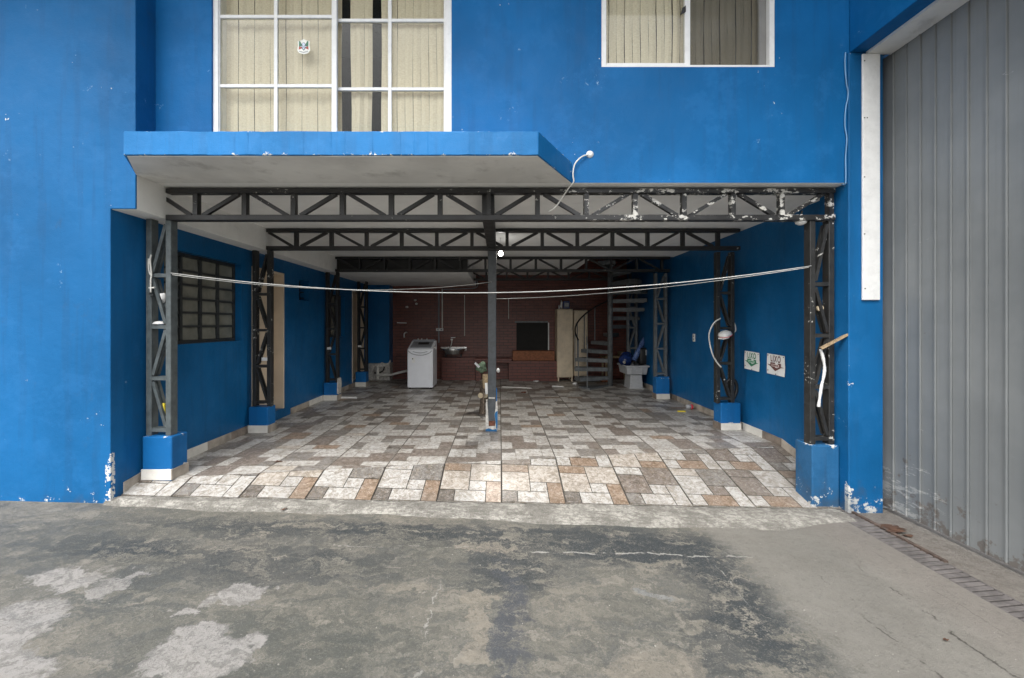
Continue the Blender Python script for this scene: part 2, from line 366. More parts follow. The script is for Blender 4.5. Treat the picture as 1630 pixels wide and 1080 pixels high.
def mortar():
    n = N('threshold mortar'); a = n.noise(4, 6, 0.7); b = n.noise(28, 5, 0.7)
    c = n.mix(n.step(a, 0.42, 0.58), (0.17, 0.16, 0.14), (0.33, 0.315, 0.28))
    c = n.mix(n.math('MULTIPLY', n.step(b, 0.50, 0.56), 0.6), c, (0.13, 0.122, 0.105))
    c = n.mix(n.math('MULTIPLY', n.step(n.noise(70, 4, 0.7), 0.56, 0.66), 0.5), c, (0.46, 0.45, 0.41))
    x, y, z = n.xyz()
    lip = n.math('SUBTRACT', n.math('ADD', n.math('MULTIPLY', x, 0.028), 3.765), y)      # ragged gap shadow along the tile edge, painted into the mortar colour
    dirt_shade = n.math('MULTIPLY', n.step(lip, 0.05, 0.015), n.step(n.noise(9, 6, 0.75, n.scalev(n.pos, (1, 2.5, 1))), 0.50, 0.56))
    c = n.mix(n.math('MULTIPLY', dirt_shade, 0.85), c, (0.05, 0.05, 0.048))
    scrape = n.step(n.noise(7, 7, 0.8, n.scalev(n.pos, (0.8, 3, 1)), dist=1), 0.50, 0.54)
    c = n.mix(n.math('MULTIPLY', scrape, 0.55), c, (0.12, 0.115, 0.10))
    n.bump(n.math('ADD', a, b), 0.8, 0.02); return n.done(c, 0.85)
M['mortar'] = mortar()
def bulb_mat():
    n = N('lit bulb'); n.b.inputs['Emission Color'].default_value = (1, 0.97, 0.92, 1); n.b.inputs['Emission Strength'].default_value = 14
    return n.done((0.9, 0.9, 0.9), 0.3)
M['bulb'] = bulb_mat()

# ------------------------------------------------------------------ mesh helpers
class MB:
    def __init__(s): s.v, s.f = [], []
    def add(s, vs, fs):
        k = len(s.v); s.v += [Vector(v) for v in vs]; s.f += [tuple(i + k for i in f) for f in fs]; return s
    def box(s, x0, x1, y0, y1, z0, z1):
        return s.add([(x0, y0, z0), (x1, y0, z0), (x1, y1, z0), (x0, y1, z0), (x0, y0, z1), (x1, y0, z1), (x1, y1, z1), (x0, y1, z1)],
                     [(0, 3, 2, 1), (4, 5, 6, 7), (0, 1, 5, 4), (1, 2, 6, 5), (2, 3, 7, 6), (3, 0, 4, 7)])
    def bar(s, a, b, w, h, up=(0, 1, 0)):
        a, b = Vector(a), Vector(b); d = (b - a).normalized(); u = Vector(up)
        side = d.cross(u).normalized(); u = side.cross(d).normalized()
        vs = []
        for q in (a, b):
            for (i, j) in ((-1, -1), (1, -1), (1, 1), (-1, 1)): vs.append(q + side * (i * w / 2) + u * (j * h / 2))
        return s.add(vs, [(0, 1, 2, 3), (7, 6, 5, 4), (0, 4, 5, 1), (1, 5, 6, 2), (2, 6, 7, 3), (3, 7, 4, 0)])
    def tube(s, pts, r, n=8, caps=True):
        pts = [Vector(p) for p in pts]; rs = r if isinstance(r, (list, tuple)) else [r] * len(pts)
        k = len(s.v); prev = None
        for i, p in enumerate(pts):
            d = (pts[min(i + 1, len(pts) - 1)] - pts[max(i - 1, 0)]).normalized()
            if prev is None:
                u = d.cross(Vector((0, 0, 1)) if abs(d.z) < 0.9 else Vector((1, 0, 0))).normalized()
            else: u = (prev - d * prev.dot(d)).normalized()
            prev = u; w = d.cross(u)
            for j in range(n):
                t = 2 * math.pi * j / n; s.v.append(p + (u * math.cos(t) + w * math.sin(t)) * rs[i])
        for i in range(len(pts) - 1):
            for j in range(n):
                a = k + i * n + j; b = k + i * n + (j + 1) % n
                s.f.append((a, b, b + n, a + n))
        if caps:
            s.f.append(tuple(k + j for j in reversed(range(n)))); s.f.append(tuple(k + (len(pts) - 1) * n + j for j in range(n)))
        return s
    def lathe(s, prof, c, n=16, axis='z'):
        k = len(s.v); c = Vector(c)
        for (r, h) in prof:
            for j in range(n):
                t = 2 * math.pi * j / n; a, b = r * math.cos(t), r * math.sin(t)
                s.v.append(c + (Vector((a, b, h)) if axis == 'z' else Vector((h, a, b)) if axis == 'x' else Vector((a, h, b))))
        for i in range(len(prof) - 1):
            for j in range(n):
                a = k + i * n + j; b = k + i * n + (j + 1) % n
                s.f.append((a, b, b + n, a + n))
        s.f.append(tuple(k + j for j in range(n))); s.f.append(tuple(k + (len(prof) - 1) * n + j for j in range(n)))
        return s
    def prism(s, poly, z0, z1):
        n = len(poly)
        vs = [(x, y, z0) for x, y in poly] + [(x, y, z1) for x, y in poly]
        return s.add(vs, [tuple(reversed(range(n))), tuple(range(n, 2 * n))] + [(i, (i + 1) % n, n + (i + 1) % n, n + i) for i in range(n)])
    def prismx(s, poly, x0, x1):                 # polygon in (y, z)
        n = len(poly)
        vs = [(x0, y, z) for y, z in poly] + [(x1, y, z) for y, z in poly]
        return s.add(vs, [tuple(range(n)), tuple(reversed(range(n, 2 * n)))] + [(i, n + i, n + (i + 1) % n, (i + 1) % n) for i in range(n)])
    def prismy(s, poly, y0, y1):                 # polygon in (x, z)
        n = len(poly)
        vs = [(x, y0, z) for x, z in poly] + [(x, y1, z) for x, z in poly]
        return s.add(vs, [tuple(range(n)), tuple(reversed(range(n, 2 * n)))] + [(i, n + i, n + (i + 1) % n, (i + 1) % n) for i in range(n)])

def build(name, mb, mat, parent=None, org=(0, 0, 0), bevel=0.0, smooth=False, segs=1, jit=0.0):
    me = bpy.data.meshes.new(name); o_ = Vector(org)
    me.from_pydata([tuple(v - o_) for v in mb.v], [], mb.f)
    bm = bmesh.new(); bm.from_mesh(me); bmesh.ops.recalc_face_normals(bm, faces=bm.faces)
    if bevel: bmesh.ops.bevel(bm, geom=bm.edges[:], offset=bevel, segments=segs, profile=0.5, affect='EDGES', clamp_overlap=True)
    if jit:
        for v in bm.verts: v.co += Vector((random.uniform(-jit, jit), random.uniform(-jit, jit), random.uniform(-jit, jit)))
    bm.to_mesh(me); bm.free()
    me.materials.append(mat)
    if smooth:
        me.shade_smooth()
    o = bpy.data.objects.new(name, me); COL.objects.link(o)
    if parent: o.parent = parent
    return o

class T:
    """a thing: an Empty at its base, parts built in world coordinates"""
    def __init__(s, name, label, cat, loc=(0, 0, 0), group=None):
        s.loc = Vector(loc); s.o = bpy.data.objects.new(name, None); COL.objects.link(s.o); s.o.location = s.loc
        s.o.empty_display_size = 0.1
        s.o['label'] = label; s.o['category'] = cat
        if group: s.o['group'] = group
    def part(s, name, mb, mat, parent=None, **k):
        return build(name, mb, mat, parent or s.o, s.loc, **k)

def one(name, mb, mat, label, cat, group=None, org=None, **k):
    if org is None:
        xs = [v.x for v in mb.v]; ys = [v.y for v in mb.v]; zs = [v.z for v in mb.v]
        org = ((min(xs) + max(xs)) / 2, (min(ys) + max(ys)) / 2, min(zs))
    o = build(name, mb, mat, None, org, **k); o.location = org
    o['label'] = label; o['category'] = cat
    if group: o['group'] = group
    return o

# ------------------------------------------------------------------ the place, in metres
XL, XR = -3.26, 3.25                 # inner faces of the garage side walls
YF, YFL, YB = 3.79, 3.58, 10.9       # facade, left facade, back wall
ZC, ZB = 2.66, 2.375                 # ceiling, underside of beams
XBEAM = -3.05
def zg(x): return -0.18 - 0.026 * max(-6.0, min(3.12, x))

# ---- driveway sheet with the drain channel sunk into it
mb = MB(); prof = [(-30, zg(-6)), (-6, zg(-6))]
xs = [-6 + i * 0.35 for i in range(1, 26)]; prof += [(x, zg(x)) for x in xs if x < 2.9]
prof += [(2.93, zg(2.93)), (2.931, zg(2.93) - .022), (3.119, zg(3.12) - .022), (3.12, zg(3.12)), (3.6, zg(3.12)), (30, zg(3.12))]
ys = [-40, -12, -4, 0, 1, 2, 3, 3.5, 4, 6, 12, 40]
for y in ys:
    for (x, z) in prof: mb.v.append(Vector((x, y, z)))
k = len(prof)
for i in range(len(ys) - 1):
    for j in range(k - 1): mb.f.append((i * k + j, i * k + j + 1, (i + 1) * k + j + 1, (i + 1) * k + j))
g = build('driveway', mb, M['concrete']); g['kind'] = 'structure'; g['label'] = 'stained grey concrete driveway with worn pale patches and cracks'

# ---- tiled garage floor: flat bay plus the sloping apron in front of a diagonal cut
TS = 0.57
def yc(x): return 4.40 + 0.163 * x
def yfr(x): return 3.765 + 0.028 * x
def zfr(x): return -0.163 - 0.030 * x
def hz(x, y):
    if y >= yc(x): return 0.0
    t = (yc(x) - y) / (yc(x) - yfr(x)); return t * zfr(x)
def clip(poly, f):
    out = []
    for i in range(len(poly)):
        a, b = poly[i], poly[(i + 1) % len(poly)]; fa, fb = f(a), f(b)
        if fa >= 0: out.append(a)
        if (fa >= 0) != (fb >= 0):
            t = fa / (fa - fb); out.append((a[0] + (b[0] - a[0]) * t, a[1] + (b[1] - a[1]) * t))
    return out
def area(p): return abs(sum(p[i][0] * p[(i + 1) % len(p)][1] - p[(i + 1) % len(p)][0] * p[i][1] for i in range(len(p)))) / 2
CELLS = [(0, .47, .78, 1), (0, .47, .27, .78), (.47, 1, .52, 1), (.47, .75, .27, .52), (.75, 1, 0, .52), (0, .25, 0, .27), (.25, .75, 0, .27)]
Wh, Cr, Gy, Br, Or, Dk = (.52, .51, .48), (.50, .45, .385), (.235, .22, .20), (.225, .185, .155), (.33, .225, .145), (.17, .15, .13)
SETS = [(Or, Cr, Cr, Wh, Or, Dk, Wh), (Wh, Br, Br, Wh, Wh, Gy, Wh), (Wh, Wh, Gy, Wh, Or, Dk, Wh), (Cr, Wh, Gy, Br, Wh, Wh, Or), (Br, Br, Wh, Wh, Wh, Wh, Or),
        (Wh, Wh, Gy, Wh, Wh, Gy, Wh), (Br, Wh, Wh, Wh, Br, Br, Wh), (Br, Br, Wh, Wh, Wh, Wh, Br), (Gy, Wh, Wh, Gy, Br, Dk, Wh), (Wh, Gy, Wh, Br, Gy, Wh, Wh)]
def dusty(c): g_ = sum(c) / 3; return tuple((v * .75 + g_ * .25) * .98 for v in c)
def rot(r, q):
    u0, u1, v0, v1 = r
    for _ in range(q): u0, u1, v0, v1 = 1 - v1, 1 - v0, u0, u1
    return u0, u1, v0, v1
def tile_geo(x0, y0, st, q, filt=None, hf=None):
    """tile with a low body and printed stones standing 0.6 mm proud; filt = list of half planes"""
    vs, fs, cs = [], [], []
    e = 0.0036
    def face(poly, z, colr):
        k = len(vs)
        for (x, y) in poly: vs.append((x, y, (hf(x, y) if hf else 0) + z))
        fs.append(tuple(range(k, k + len(poly)))); cs.append(colr)
    body = [(x0 + e, y0 + e), (x0 + TS - e, y0 + e), (x0 + TS - e, y0 + TS - e), (x0 + e, y0 + TS - e)]
    for f in filt or (): body = clip(body, f) if len(body) > 2 else body
    if len(body) < 3 or area(body) < 0.0008: return None
    if not hf: face(body, 0.0034, (.24, .225, .20))
    n = len(body)
    for i in range(n):
        a, b = body[i], body[(i + 1) % n]; k = len(vs)
        for (p_, z) in ((a, -0.004), (b, -0.004), (b, 0.0034), (a, 0.0034)): vs.append((p_[0], p_[1], (hf(*p_) if hf else 0) + z))
        fs.append((k, k + 1, k + 2, k + 3)); cs.append((.30, .28, .25))
    m = 0.0036
    for c, colr in zip(CELLS, SETS[st]):
        colr = dusty(colr) if not hf else tuple(v * .80 for v in dusty(colr))  # apron colours darkened to offset the stronger light falling on the slope
        u0, u1, v0, v1 = rot(c, q)
        p = [(x0 + e + u0 * (TS - 2 * e) + m, y0 + e + v0 * (TS - 2 * e) + m), (x0 + e + u1 * (TS - 2 * e) - m, y0 + e + v0 * (TS - 2 * e) + m),
             (x0 + e + u1 * (TS - 2 * e) - m, y0 + e + v1 * (TS - 2 * e) - m), (x0 + e + u0 * (TS - 2 * e) + m, y0 + e + v1 * (TS - 2 * e) - m)]
        for f in filt or (): p = clip(p, f) if len(p) > 2 else p
        if len(p) > 2 and area(p) > 1e-5: face(p, 0.0040, colr)
    return vs, fs, cs
def tile_mesh(geo):
    vs, fs, cs = geo
    me = bpy.data.meshes.new('floor_tile'); me.from_pydata(vs, [], fs)
    ca = me.color_attributes.new('Col', 'FLOAT_COLOR', 'CORNER'); i = 0
    for p, c in zip(me.polygons, cs):
        for _ in p.loop_indices: ca.data[i].color = (*c, 1); i += 1
    me.materials.append(M['tile']); return me
# floor bed in grout
mb = MB(); nx, ny = 26, 60
for j in range(ny + 1):
    for i in range(nx + 1):
        x = XL + (XR - XL) * i / nx
        if j <= 20: y = yfr(x) + (yc(x) - yfr(x)) * j / 20
        else: y = yc(x) + (YB - yc(x)) * (j - 20) / (ny - 20)
        mb.v.append(Vector((x, y, hz(x, y) - (.007 if j < 20 else 0))))
for j in range(ny):
    for i in range(nx): a = j * (nx + 1) + i; mb.f.append((a, a + 1, a + nx + 2, a + nx + 1))
floor = build('garage_floor', mb, M['grout']); floor['kind'] = 'structure'; floor['label'] = 'garage floor of printed stone-look tiles with a sloping apron'
cache = {}
def put_tile(me, loc=(0, 0, 0)):
    o = bpy.data.objects.new('floor_tile', me); COL.objects.link(o); o.location = loc; o.parent = floor
rt = random.Random(5)
X0 = 0.02
wallf = [lambda p: p[0] - (XL + .004), lambda p: (XR - .004) - p[0], lambda p: (YB - .01) - p[1]]
for i in range(-6, 6):
    x0 = X0 + TS * i
    for j in range(-2, 11):
        y0 = 4.806 + TS * j
        st = rt.choice((1, 1, 2, 3, 4, 5, 6, 6, 7, 7, 8, 8, 9, 9)); q = rt.choice((0, 0, 0, 2, 2, 1, 3))
        if min(y0 - yc(x0), y0 - yc(x0 + TS)) > 0.01 and x0 > XL and x0 + TS < XR and y0 + TS < YB:
            if (st, q) not in cache: cache[st, q] = tile_mesh(tile_geo(0, 0, st, q))
            put_tile(cache[st, q], (x0, y0, 0))
        else:
            gg = tile_geo(x0, y0, st, q, wallf + [lambda p: p[1] - yc(p[0]) - 0.004])
            if gg: put_tile(tile_mesh(gg))
FRONT = {-6: 1, -5: 5, -4: 0, -3: 2, -2: 2, -1: 0, 0: 0, 1: 0, 2: 1, 3: 3, 4: 4, 5: 0}
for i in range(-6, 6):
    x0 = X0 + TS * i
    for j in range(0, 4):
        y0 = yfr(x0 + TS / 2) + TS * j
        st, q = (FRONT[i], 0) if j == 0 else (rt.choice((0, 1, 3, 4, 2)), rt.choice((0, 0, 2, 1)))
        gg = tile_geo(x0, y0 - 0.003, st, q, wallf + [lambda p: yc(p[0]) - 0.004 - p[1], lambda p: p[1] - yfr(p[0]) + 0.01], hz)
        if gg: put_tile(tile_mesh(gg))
# mortar threshold between tiles and driveway
mb = MB(); nx, ny = 160, 10; rr = random.Random(3)
ph = [rr.uniform(0, 6) for _ in range(6)]
for j in range(ny + 1):
    for i in range(nx + 1):
        x = -3.30 + (3.02 + 3.30) * i / nx
        ye = yfr(x) - 0.012 + 0.006 * math.sin(x * 17 + ph[0]) + rr.uniform(-.004, .004)
        yo = 3.44 - 0.03 * x + 0.025 * math.sin(x * 2.1 + ph[1]) + 0.012 * math.sin(x * 7 + ph[2]) + rr.uniform(-.006, .006)
        if x > 2.3: yo = min(3.7, yo + (x - 2.3) * 0.38)
        t = j / ny; y = ye + (yo - ye) * t
        z = (zfr(x) + 0.001) * (1 - t) + zg(x) * t + (0.012 * math.sin(math.pi * min(1, t * 1.05)) + rr.uniform(-.004, .004) if 0 < j < ny else 0)
        z = max(z, zg(x) + 0.004) if j < ny else zg(x) - 0.004
        mb.v.append(Vector((x, y, z)))
for j in range(ny):
    for i in range(nx): a = j * (nx + 1) + i; mb.f.append((a, a + 1, a + nx + 2, a + nx + 1))
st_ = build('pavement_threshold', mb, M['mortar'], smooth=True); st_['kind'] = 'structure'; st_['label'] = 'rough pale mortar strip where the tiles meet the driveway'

# ------------------------------------------------------------------ the building
B = T('building', 'bright blue two-storey building with an open tiled garage under it', 'building', (0, YF, 0))
def panel(x0, x1, z0, z1, y0, y1, holes):        # wall in the XZ plane with openings (x0,x1,z0,z1)
    mb = MB(); xs = sorted({x0, x1, *[h[0] for h in holes], *[h[1] for h in holes]}); zs = sorted({z0, z1, *[h[2] for h in holes], *[h[3] for h in holes]})
    for a, b in zip(xs, xs[1:]):
        run = None
        for c, d in zip(zs, zs[1:]):
            hole = any(h[0] <= a and b <= h[1] and h[2] <= c and d <= h[3] for h in holes)
            if hole:
                if run: mb.box(a, b, y0, y1, *run); run = None
            else: run = (run[0], d) if run else (c, d)
        if run: mb.box(a, b, y0, y1, *run)
    return mb
def panely(y0, y1, z0, z1, x0, x1, holes):
    mb = panel(y0, y1, z0, z1, x0, x1, holes); mb.v = [Vector((v.y, v.x, v.z)) for v in mb.v]; return mb
DOOR = (-2.555, -0.425, 2.84, 5.0); WIN = (0.905, 2.445, 3.69, 4.95)
ZT = 5.4
B.part('facade_wall', panel(XBEAM, 3.12, ZC + .002, ZT, YF, YF + .18, [DOOR, WIN]), M['blue_top'])
# left facade with its return, down to the ground
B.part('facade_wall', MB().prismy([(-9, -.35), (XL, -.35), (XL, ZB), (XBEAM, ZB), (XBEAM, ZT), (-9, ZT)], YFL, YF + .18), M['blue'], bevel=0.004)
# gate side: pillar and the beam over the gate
B.part('pillar', MB().box(3.085, 3.39, 3.772, 4.12, -.35, 3.81), M['blue'], bevel=0.006)
B.part('gate_beam', MB().box(3.10, 3.62, -1.2, 3.786, 3.812, ZT), M['blue_top'], bevel=0.004)
B.part('gate_beam_soffit', MB().box(3.235, 3.455, -1.19, 3.77, 3.788, 3.8105), M['soffit'])
# garage side walls
LW = (4.15, 5.40, 1.20, 2.16); LD = (5.62, 6.45, 0.14, 2.17); LV = (6.95, 7.30, 1.80, 2.14); LW2 = (8.15, 9.0, 1.15, 2.0); LD2 = (9.45, 10.25, 0.10, 2.15)
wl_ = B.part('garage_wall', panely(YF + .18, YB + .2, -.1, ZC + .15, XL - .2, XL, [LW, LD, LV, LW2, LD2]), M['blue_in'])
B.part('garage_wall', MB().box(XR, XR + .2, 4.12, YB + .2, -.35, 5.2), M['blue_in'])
B.part('pillar_return', MB().box(3.391, 3.62, 3.885, 4.12, -.35, ZT), M['blue'])
B.part('back_wall', MB().box(-2.72, XR + .2, YB, YB + .2, -.1, 5.2), M['brick'])
B.part('back_wall', MB().box(XL - .2, -2.725, YB - .32, YB + .2, .44, ZC), M['blue_in'])
B.part('broken_plaster', MB().box(XL - .2, -2.73, YB - .25, YB + .2, -.05, .44), M['plaster'], jit=0.004)
# ceilings and beams
B.part('ceiling', MB().box(XBEAM, XR, YF + .002, 7.98, ZC, ZC + .14), M['ceiling'])
B.part('ceiling', MB().box(-.62, 1.75, 7.98, YB, ZC - .003, ZC + .14), M['ceiling'])
B.part('lower_ceiling', MB().box(XL, -.60, 8.02, YB, ZB, ZC + .1), M['ceiling'])
B.part('lower_ceiling_front', MB().box(XBEAM + .003, -.597, 8.005, 8.02, ZB + .01, ZC - .002), M['black'])
B.part('ceiling', MB().box(1.75, XR + .2, 7.9, YB + .2, 5.1, 5.2), M['dark'])
B.part('stairwell_wall', MB().box(1.75, XR + .2, 7.84, 7.98, ZC + .14, 5.1), M['dark'])
B.part('stairwell_wall', MB().box(1.67, 1.75, 7.98, YB, ZC + .14, 5.1), M['dark'])
B.part('beam', MB().box(XL - .01, XBEAM + .001, YFL + .012, 8.02, ZB - .003, ZC + .1), M['white'], bevel=0.004)
# balcony slab with slanted ends
rs = random.Random(4)
sl = [(-2.785 + 3.074 * i / 30, 3.17 + rs.uniform(-.0035, .0035)) for i in range(31)] + [(0.645, YF), (XBEAM + .003, YF), (XBEAM + .003, YFL - .002)]
slab = B.part('balcony_slab', MB().prism(sl, ZC + .004, 2.84), M['blue_slab'], bevel=0.004, jit=.0022)
so = [(-2.775, 3.185), (0.284, 3.185), (0.635, YF), (XBEAM + .006, YF), (XBEAM + .006, YFL)]
B.part('soffit', MB().prism(so, ZC - .002, ZC + .003), M['soffit'], parent=slab)
# unseen house roof; the eave is added and sized to shade the upper facade
B.part('shade_eave', MB().box(-9, 3.1, 2.3, YF + .2, ZT - .12, ZT), M['soffit'])
B.part('roof', MB().box(-9, XR + .3, YF - .1, YB + .3, ZT, ZT + .15), M['dark'])
B.part('room_wall', MB().box(-9, XR + .2, 6.4, 6.5, ZC + .15, ZT), M['dark'])
B.part('room_floor', MB().box(XBEAM, XR + .2, YF + .18, 6.4, ZC + .145, ZC + .16), M['dark'])
B.part('room_wall', MB().box(XR, XR + .2, 4.12, 6.4, 5.2, ZT), M['dark'])
B.part('room_wall', MB().box(XR - .08, XR + .2, YF + .01, 4.12, 3.82, ZT), M['dark'])
B.part('room_wall', MB().box(-9.2, -9, YFL, 6.5, ZB, ZT), M['dark'])

# garage side openings
def iron_window(y0, y1, z0, z1, ncol, nrow, xf):
    f = MB(); t = 0.035
    for (a, b, c, d) in ((y0, y1, z0, z0 + t), (y0, y1, z1 - t, z1), (y0, y0 + t, z0 + t, z1 - t), (y1 - t, y1, z0 + t, z1 - t)): f.box(xf - .02, xf + .02, a, b, c, d)
    w = B.part('window', f, M['iron'])
    yy = [y0 + t + (y1 - y0 - 2 * t) * i / ncol for i in range(ncol + 1)]; zz = [z0 + t + (z1 - z0 - 2 * t) * i / nrow for i in range(nrow + 1)]
    for y in yy[1:-1]: B.part('mullion', MB().box(xf - .016, xf + .024, y - .018, y + .018, z0 + t, z1 - t), M['iron'], parent=w)
    for i in range(ncol):
        for j in range(nrow):
            if j: B.part('glazing_bar', MB().box(xf - .012, xf + .018, yy[i] + .018 * (i > 0), yy[i + 1] - .018 * (i < ncol - 1), zz[j] - .012, zz[j] + .012), M['iron'], parent=w)
            a = 0.006 * random.uniform(-1, 1)
            B.part('pane', MB().add([(xf + a, yy[i], zz[j] + .004), (xf + a, yy[i + 1], zz[j] + .004), (xf - a, yy[i + 1], zz[j + 1] - .004), (xf - a, yy[i], zz[j + 1] - .004),
                                     (xf + a - .004, yy[i], zz[j] + .004), (xf + a - .004, yy[i + 1], zz[j] + .004), (xf - a - .004, yy[i + 1], zz[j + 1] - .004), (xf - a - .004, yy[i], zz[j + 1] - .004)],
                                    [(0, 1, 2, 3), (7, 6, 5, 4), (0, 4, 5, 1), (1, 5, 6, 2), (2, 6, 7, 3), (3, 7, 4, 0)]), M['obscure'], parent=w)
    B.part('backing', MB().box(xf - .12, xf - .10, y0, y1, z0, z1), M['dark'], parent=w)
iron_window(*LW, 4, 6, XL - .10)
iron_window(*LW2, 3, 4, XL - .10)
vent = B.part('vent_window', MB().box(XL - .19, XL - .15, LV[0], LV[1], LV[2], LV[3]), M['dark'])
for q in range(3): B.part('louvre', MB().box(XL - .15, XL - .08, LV[0] + .003, LV[1] - .003, LV[2] + .04 + q * .10, LV[2] + .05 + q * .10), M['iron'], parent=vent)
for (y0, y1, z0, z1) in (LD, LD2):
    d = B.part('door', MB().box(XL - .19, XL - .15, y0 + .03, y1 - .03, z0 + .01, z1 - .03), M['creamjamb'])
    for (a, b, c, e) in ((y0, y0 + .03, z0, z1), (y1 - .03, y1, z0, z1), (y0 + .03, y1 - .03, z1 - .03, z1)):
        B.part('door_jamb', MB().box(XL - .199, XL + .012, a, b, c, e), M['creamjamb'], parent=d)
    B.part('door_handle', MB().bar((XL - .12, y0 + .12, 1.08), (XL - .12, y0 + .24, 1.08), .025, .02, (1, 0, 0)), M['inox'], parent=d)
# skirting tiles along the walls
skm = [M['skirt'], M['skirt'], M['skirt_d'], M['skirt_w']]
def skirt(x, sgn, y0, y1, zf=lambda y: 0.0, skip=()):
    y = y0; r_ = random.Random(int(x * 10) + 9)
    while y < y1 - .02:
        L = min(r_.choice((.28, .42, .42, .36)), y1 - y)
        if not any(a < y + L / 2 < b for a, b in skip):
            za, zb_ = zf(y), zf(y + L)
            x0, x1 = (x, x + .011) if sgn > 0 else (x - .011, x)
            mb = MB().add([(x0, y + .002, za), (x1, y + .002, za), (x1, y + L - .002, zb_), (x0, y + L - .002, zb_),
                           (x0, y + .002, za + .095), (x1, y + .002, za + .095), (x1, y + L - .002, zb_ + .095), (x0, y + L - .002, zb_ + .095)],
                          [(0, 3, 2, 1), (4, 5, 6, 7), (0, 1, 5, 4), (1, 2, 6, 5), (2, 3, 7, 6), (3, 0, 4, 7)])
            B.part('skirting_tile', mb, r_.choice(skm), parent=wl_)
        y += L
skirt(XL, 1, 3.70, YB - .33, lambda y: hz(XL + .02, y), [(LD[0] - .02, LD[1] + .02), (LD2[0], LD2[1])])
skirt(XR, -1, 4.13, YB - .3, lambda y: hz(XR - .02, y))

# balcony door with its sliding sashes
yd = YF + .05
fr = MB()
dx0, dx1, dz0, dz1 = DOOR
for a in ((dx0, dx0 + .045, dz0, dz1), (dx1 - .055, dx1, dz0, dz1), (dx0 + .045, dx1 - .055, dz1 - .05, dz1)): fr.box(a[0], a[1], yd - .03, yd + .09, a[2], a[3])
dw = B.part('balcony_door', fr, M['alu'], bevel=0.002)
def sash(px0, px1, yy, zlev, stile_l, stile_r, mid_px):
    X = lambda px: (px - VX) * yy / FPX
    x0, x1 = X(px0), X(px1)
    f = MB()
    f.box(x0, x0 + stile_l, yy - .018, yy + .018, dz0 + .02, dz1 - .05); f.box(x1 - stile_r, x1, yy - .018, yy + .018, dz0 + .02, dz1 - .05)
    f.box(x0 + stile_l, x1 - stile_r, yy - .018, yy + .018, dz0 + .02, dz0 + .09)
    s_ = B.part('sash', f, M['alu'], parent=dw, bevel=0.002)
    xm = X(mid_px); zs = [dz0 + .09] + zlev + [dz1 - .05]
    B.part('glazing_bar', MB().box(xm - .016, xm + .016, yy - .015, yy + .015, dz0 + .09, dz1 - .05), M['alu'], parent=dw, bevel=0.002)
    for (a, b) in ((x0 + stile_l, xm - .016), (xm + .016, x1 - stile_r)):
        for z in zlev: B.part('glazing_bar', MB().box(a, b, yy - .014, yy + .014, z - .014, z + .014), M['alu'], parent=dw, bevel=0.002)
        for z0, z1 in zip(zs, zs[1:]): B.part('pane', MB().box(a, b, yy - .003, yy + .003, z0, z1), M['glass'], parent=dw)
Zp = lambda py, Y: CH + (VY - py) * Y / FPX
sash(342, 537, yd, [Zp(138, yd), Zp(28, yd), Zp(28, yd) + .61], .055, .045, 440)
sash(531, 712, yd + .045, [Zp(143, yd + .045), Zp(34, yd + .045), Zp(34, yd + .045) + .61], .03, .03, 621)
p = P(346.5, 96, yd - .02)
B.part('lock', MB().box(p.x - .009, p.x + .009, yd - .026, yd - .017, p.z - .085, p.z + .085), M['black'], parent=dw, bevel=0.003)
B.part('lock', MB().box(p.x - .018, p.x + .006, yd - .026, yd - .017, p.z + .10, p.z + .14), M['black'], parent=dw, bevel=0.004)
# upper right window
yw = YF + .04; wx0, wx1, wz0, wz1 = WIN
fr = MB()
for a in ((wx0, wx0 + .045, wz0, wz1), (wx1 - .045, wx1, wz0, wz1), (wx0 + .045, wx1 - .045, wz0, wz0 + .022), (wx0 + .045, wx1 - .045, wz1 - .04, wz1)): fr.box(a[0], a[1], yw - .035, yw + .08, a[2], a[3])
ww_ = B.part('window', fr, M['alu'], bevel=0.002)
xm = (1093 - VX) * yw / FPX
B.part('sash', MB().box(xm - .024, xm + .024, yw - .02, yw + .02, wz0 + .022, wz1 - .04).box(wx0 + .045, xm - .024, yw - .018, yw + .015, wz0 + .022, wz0 + .05), M['alu'], parent=ww_, bevel=0.002)
B.part('sash', MB().box(wx1 - .10, wx1 - .045, yw + .025, yw + .055, wz0 + .022, wz1 - .04), M['alu'], parent=ww_, bevel=0.002)
B.part('pane', MB().box(wx0 + .045, xm - .024, yw - .003, yw + .003, wz0 + .05, wz1 - .04), M['glass'], parent=ww_)
B.part('pane', MB().box(xm + .024, wx1 - .10, yw + .037, yw + .043, wz0 + .022, wz1 - .04), M['glass'], parent=ww_)
B.part('insect_screen', MB().box(xm + .024, wx1 - .046, yw + .012, yw + .0135, wz0 + .022, wz1 - .04), M['screen'], parent=ww_)
B.part('latch', MB().add([(xm - .065, yw - .03, 4.165), (xm - .02, yw - .03, 4.19), (xm - .02, yw - .03, 4.245), (xm - .05, yw - .03, 4.22), (xm - .065, yw - .018, 4.165), (xm - .02, yw - .018, 4.19), (xm - .02, yw - .018, 4.245), (xm - .05, yw - .018, 4.22)],
       [(0, 1, 2, 3), (7, 6, 5, 4), (0, 4, 5, 1), (1, 5, 6, 2), (2, 6, 7, 3), (3, 7, 4, 0)]), M['black'], parent=ww_)

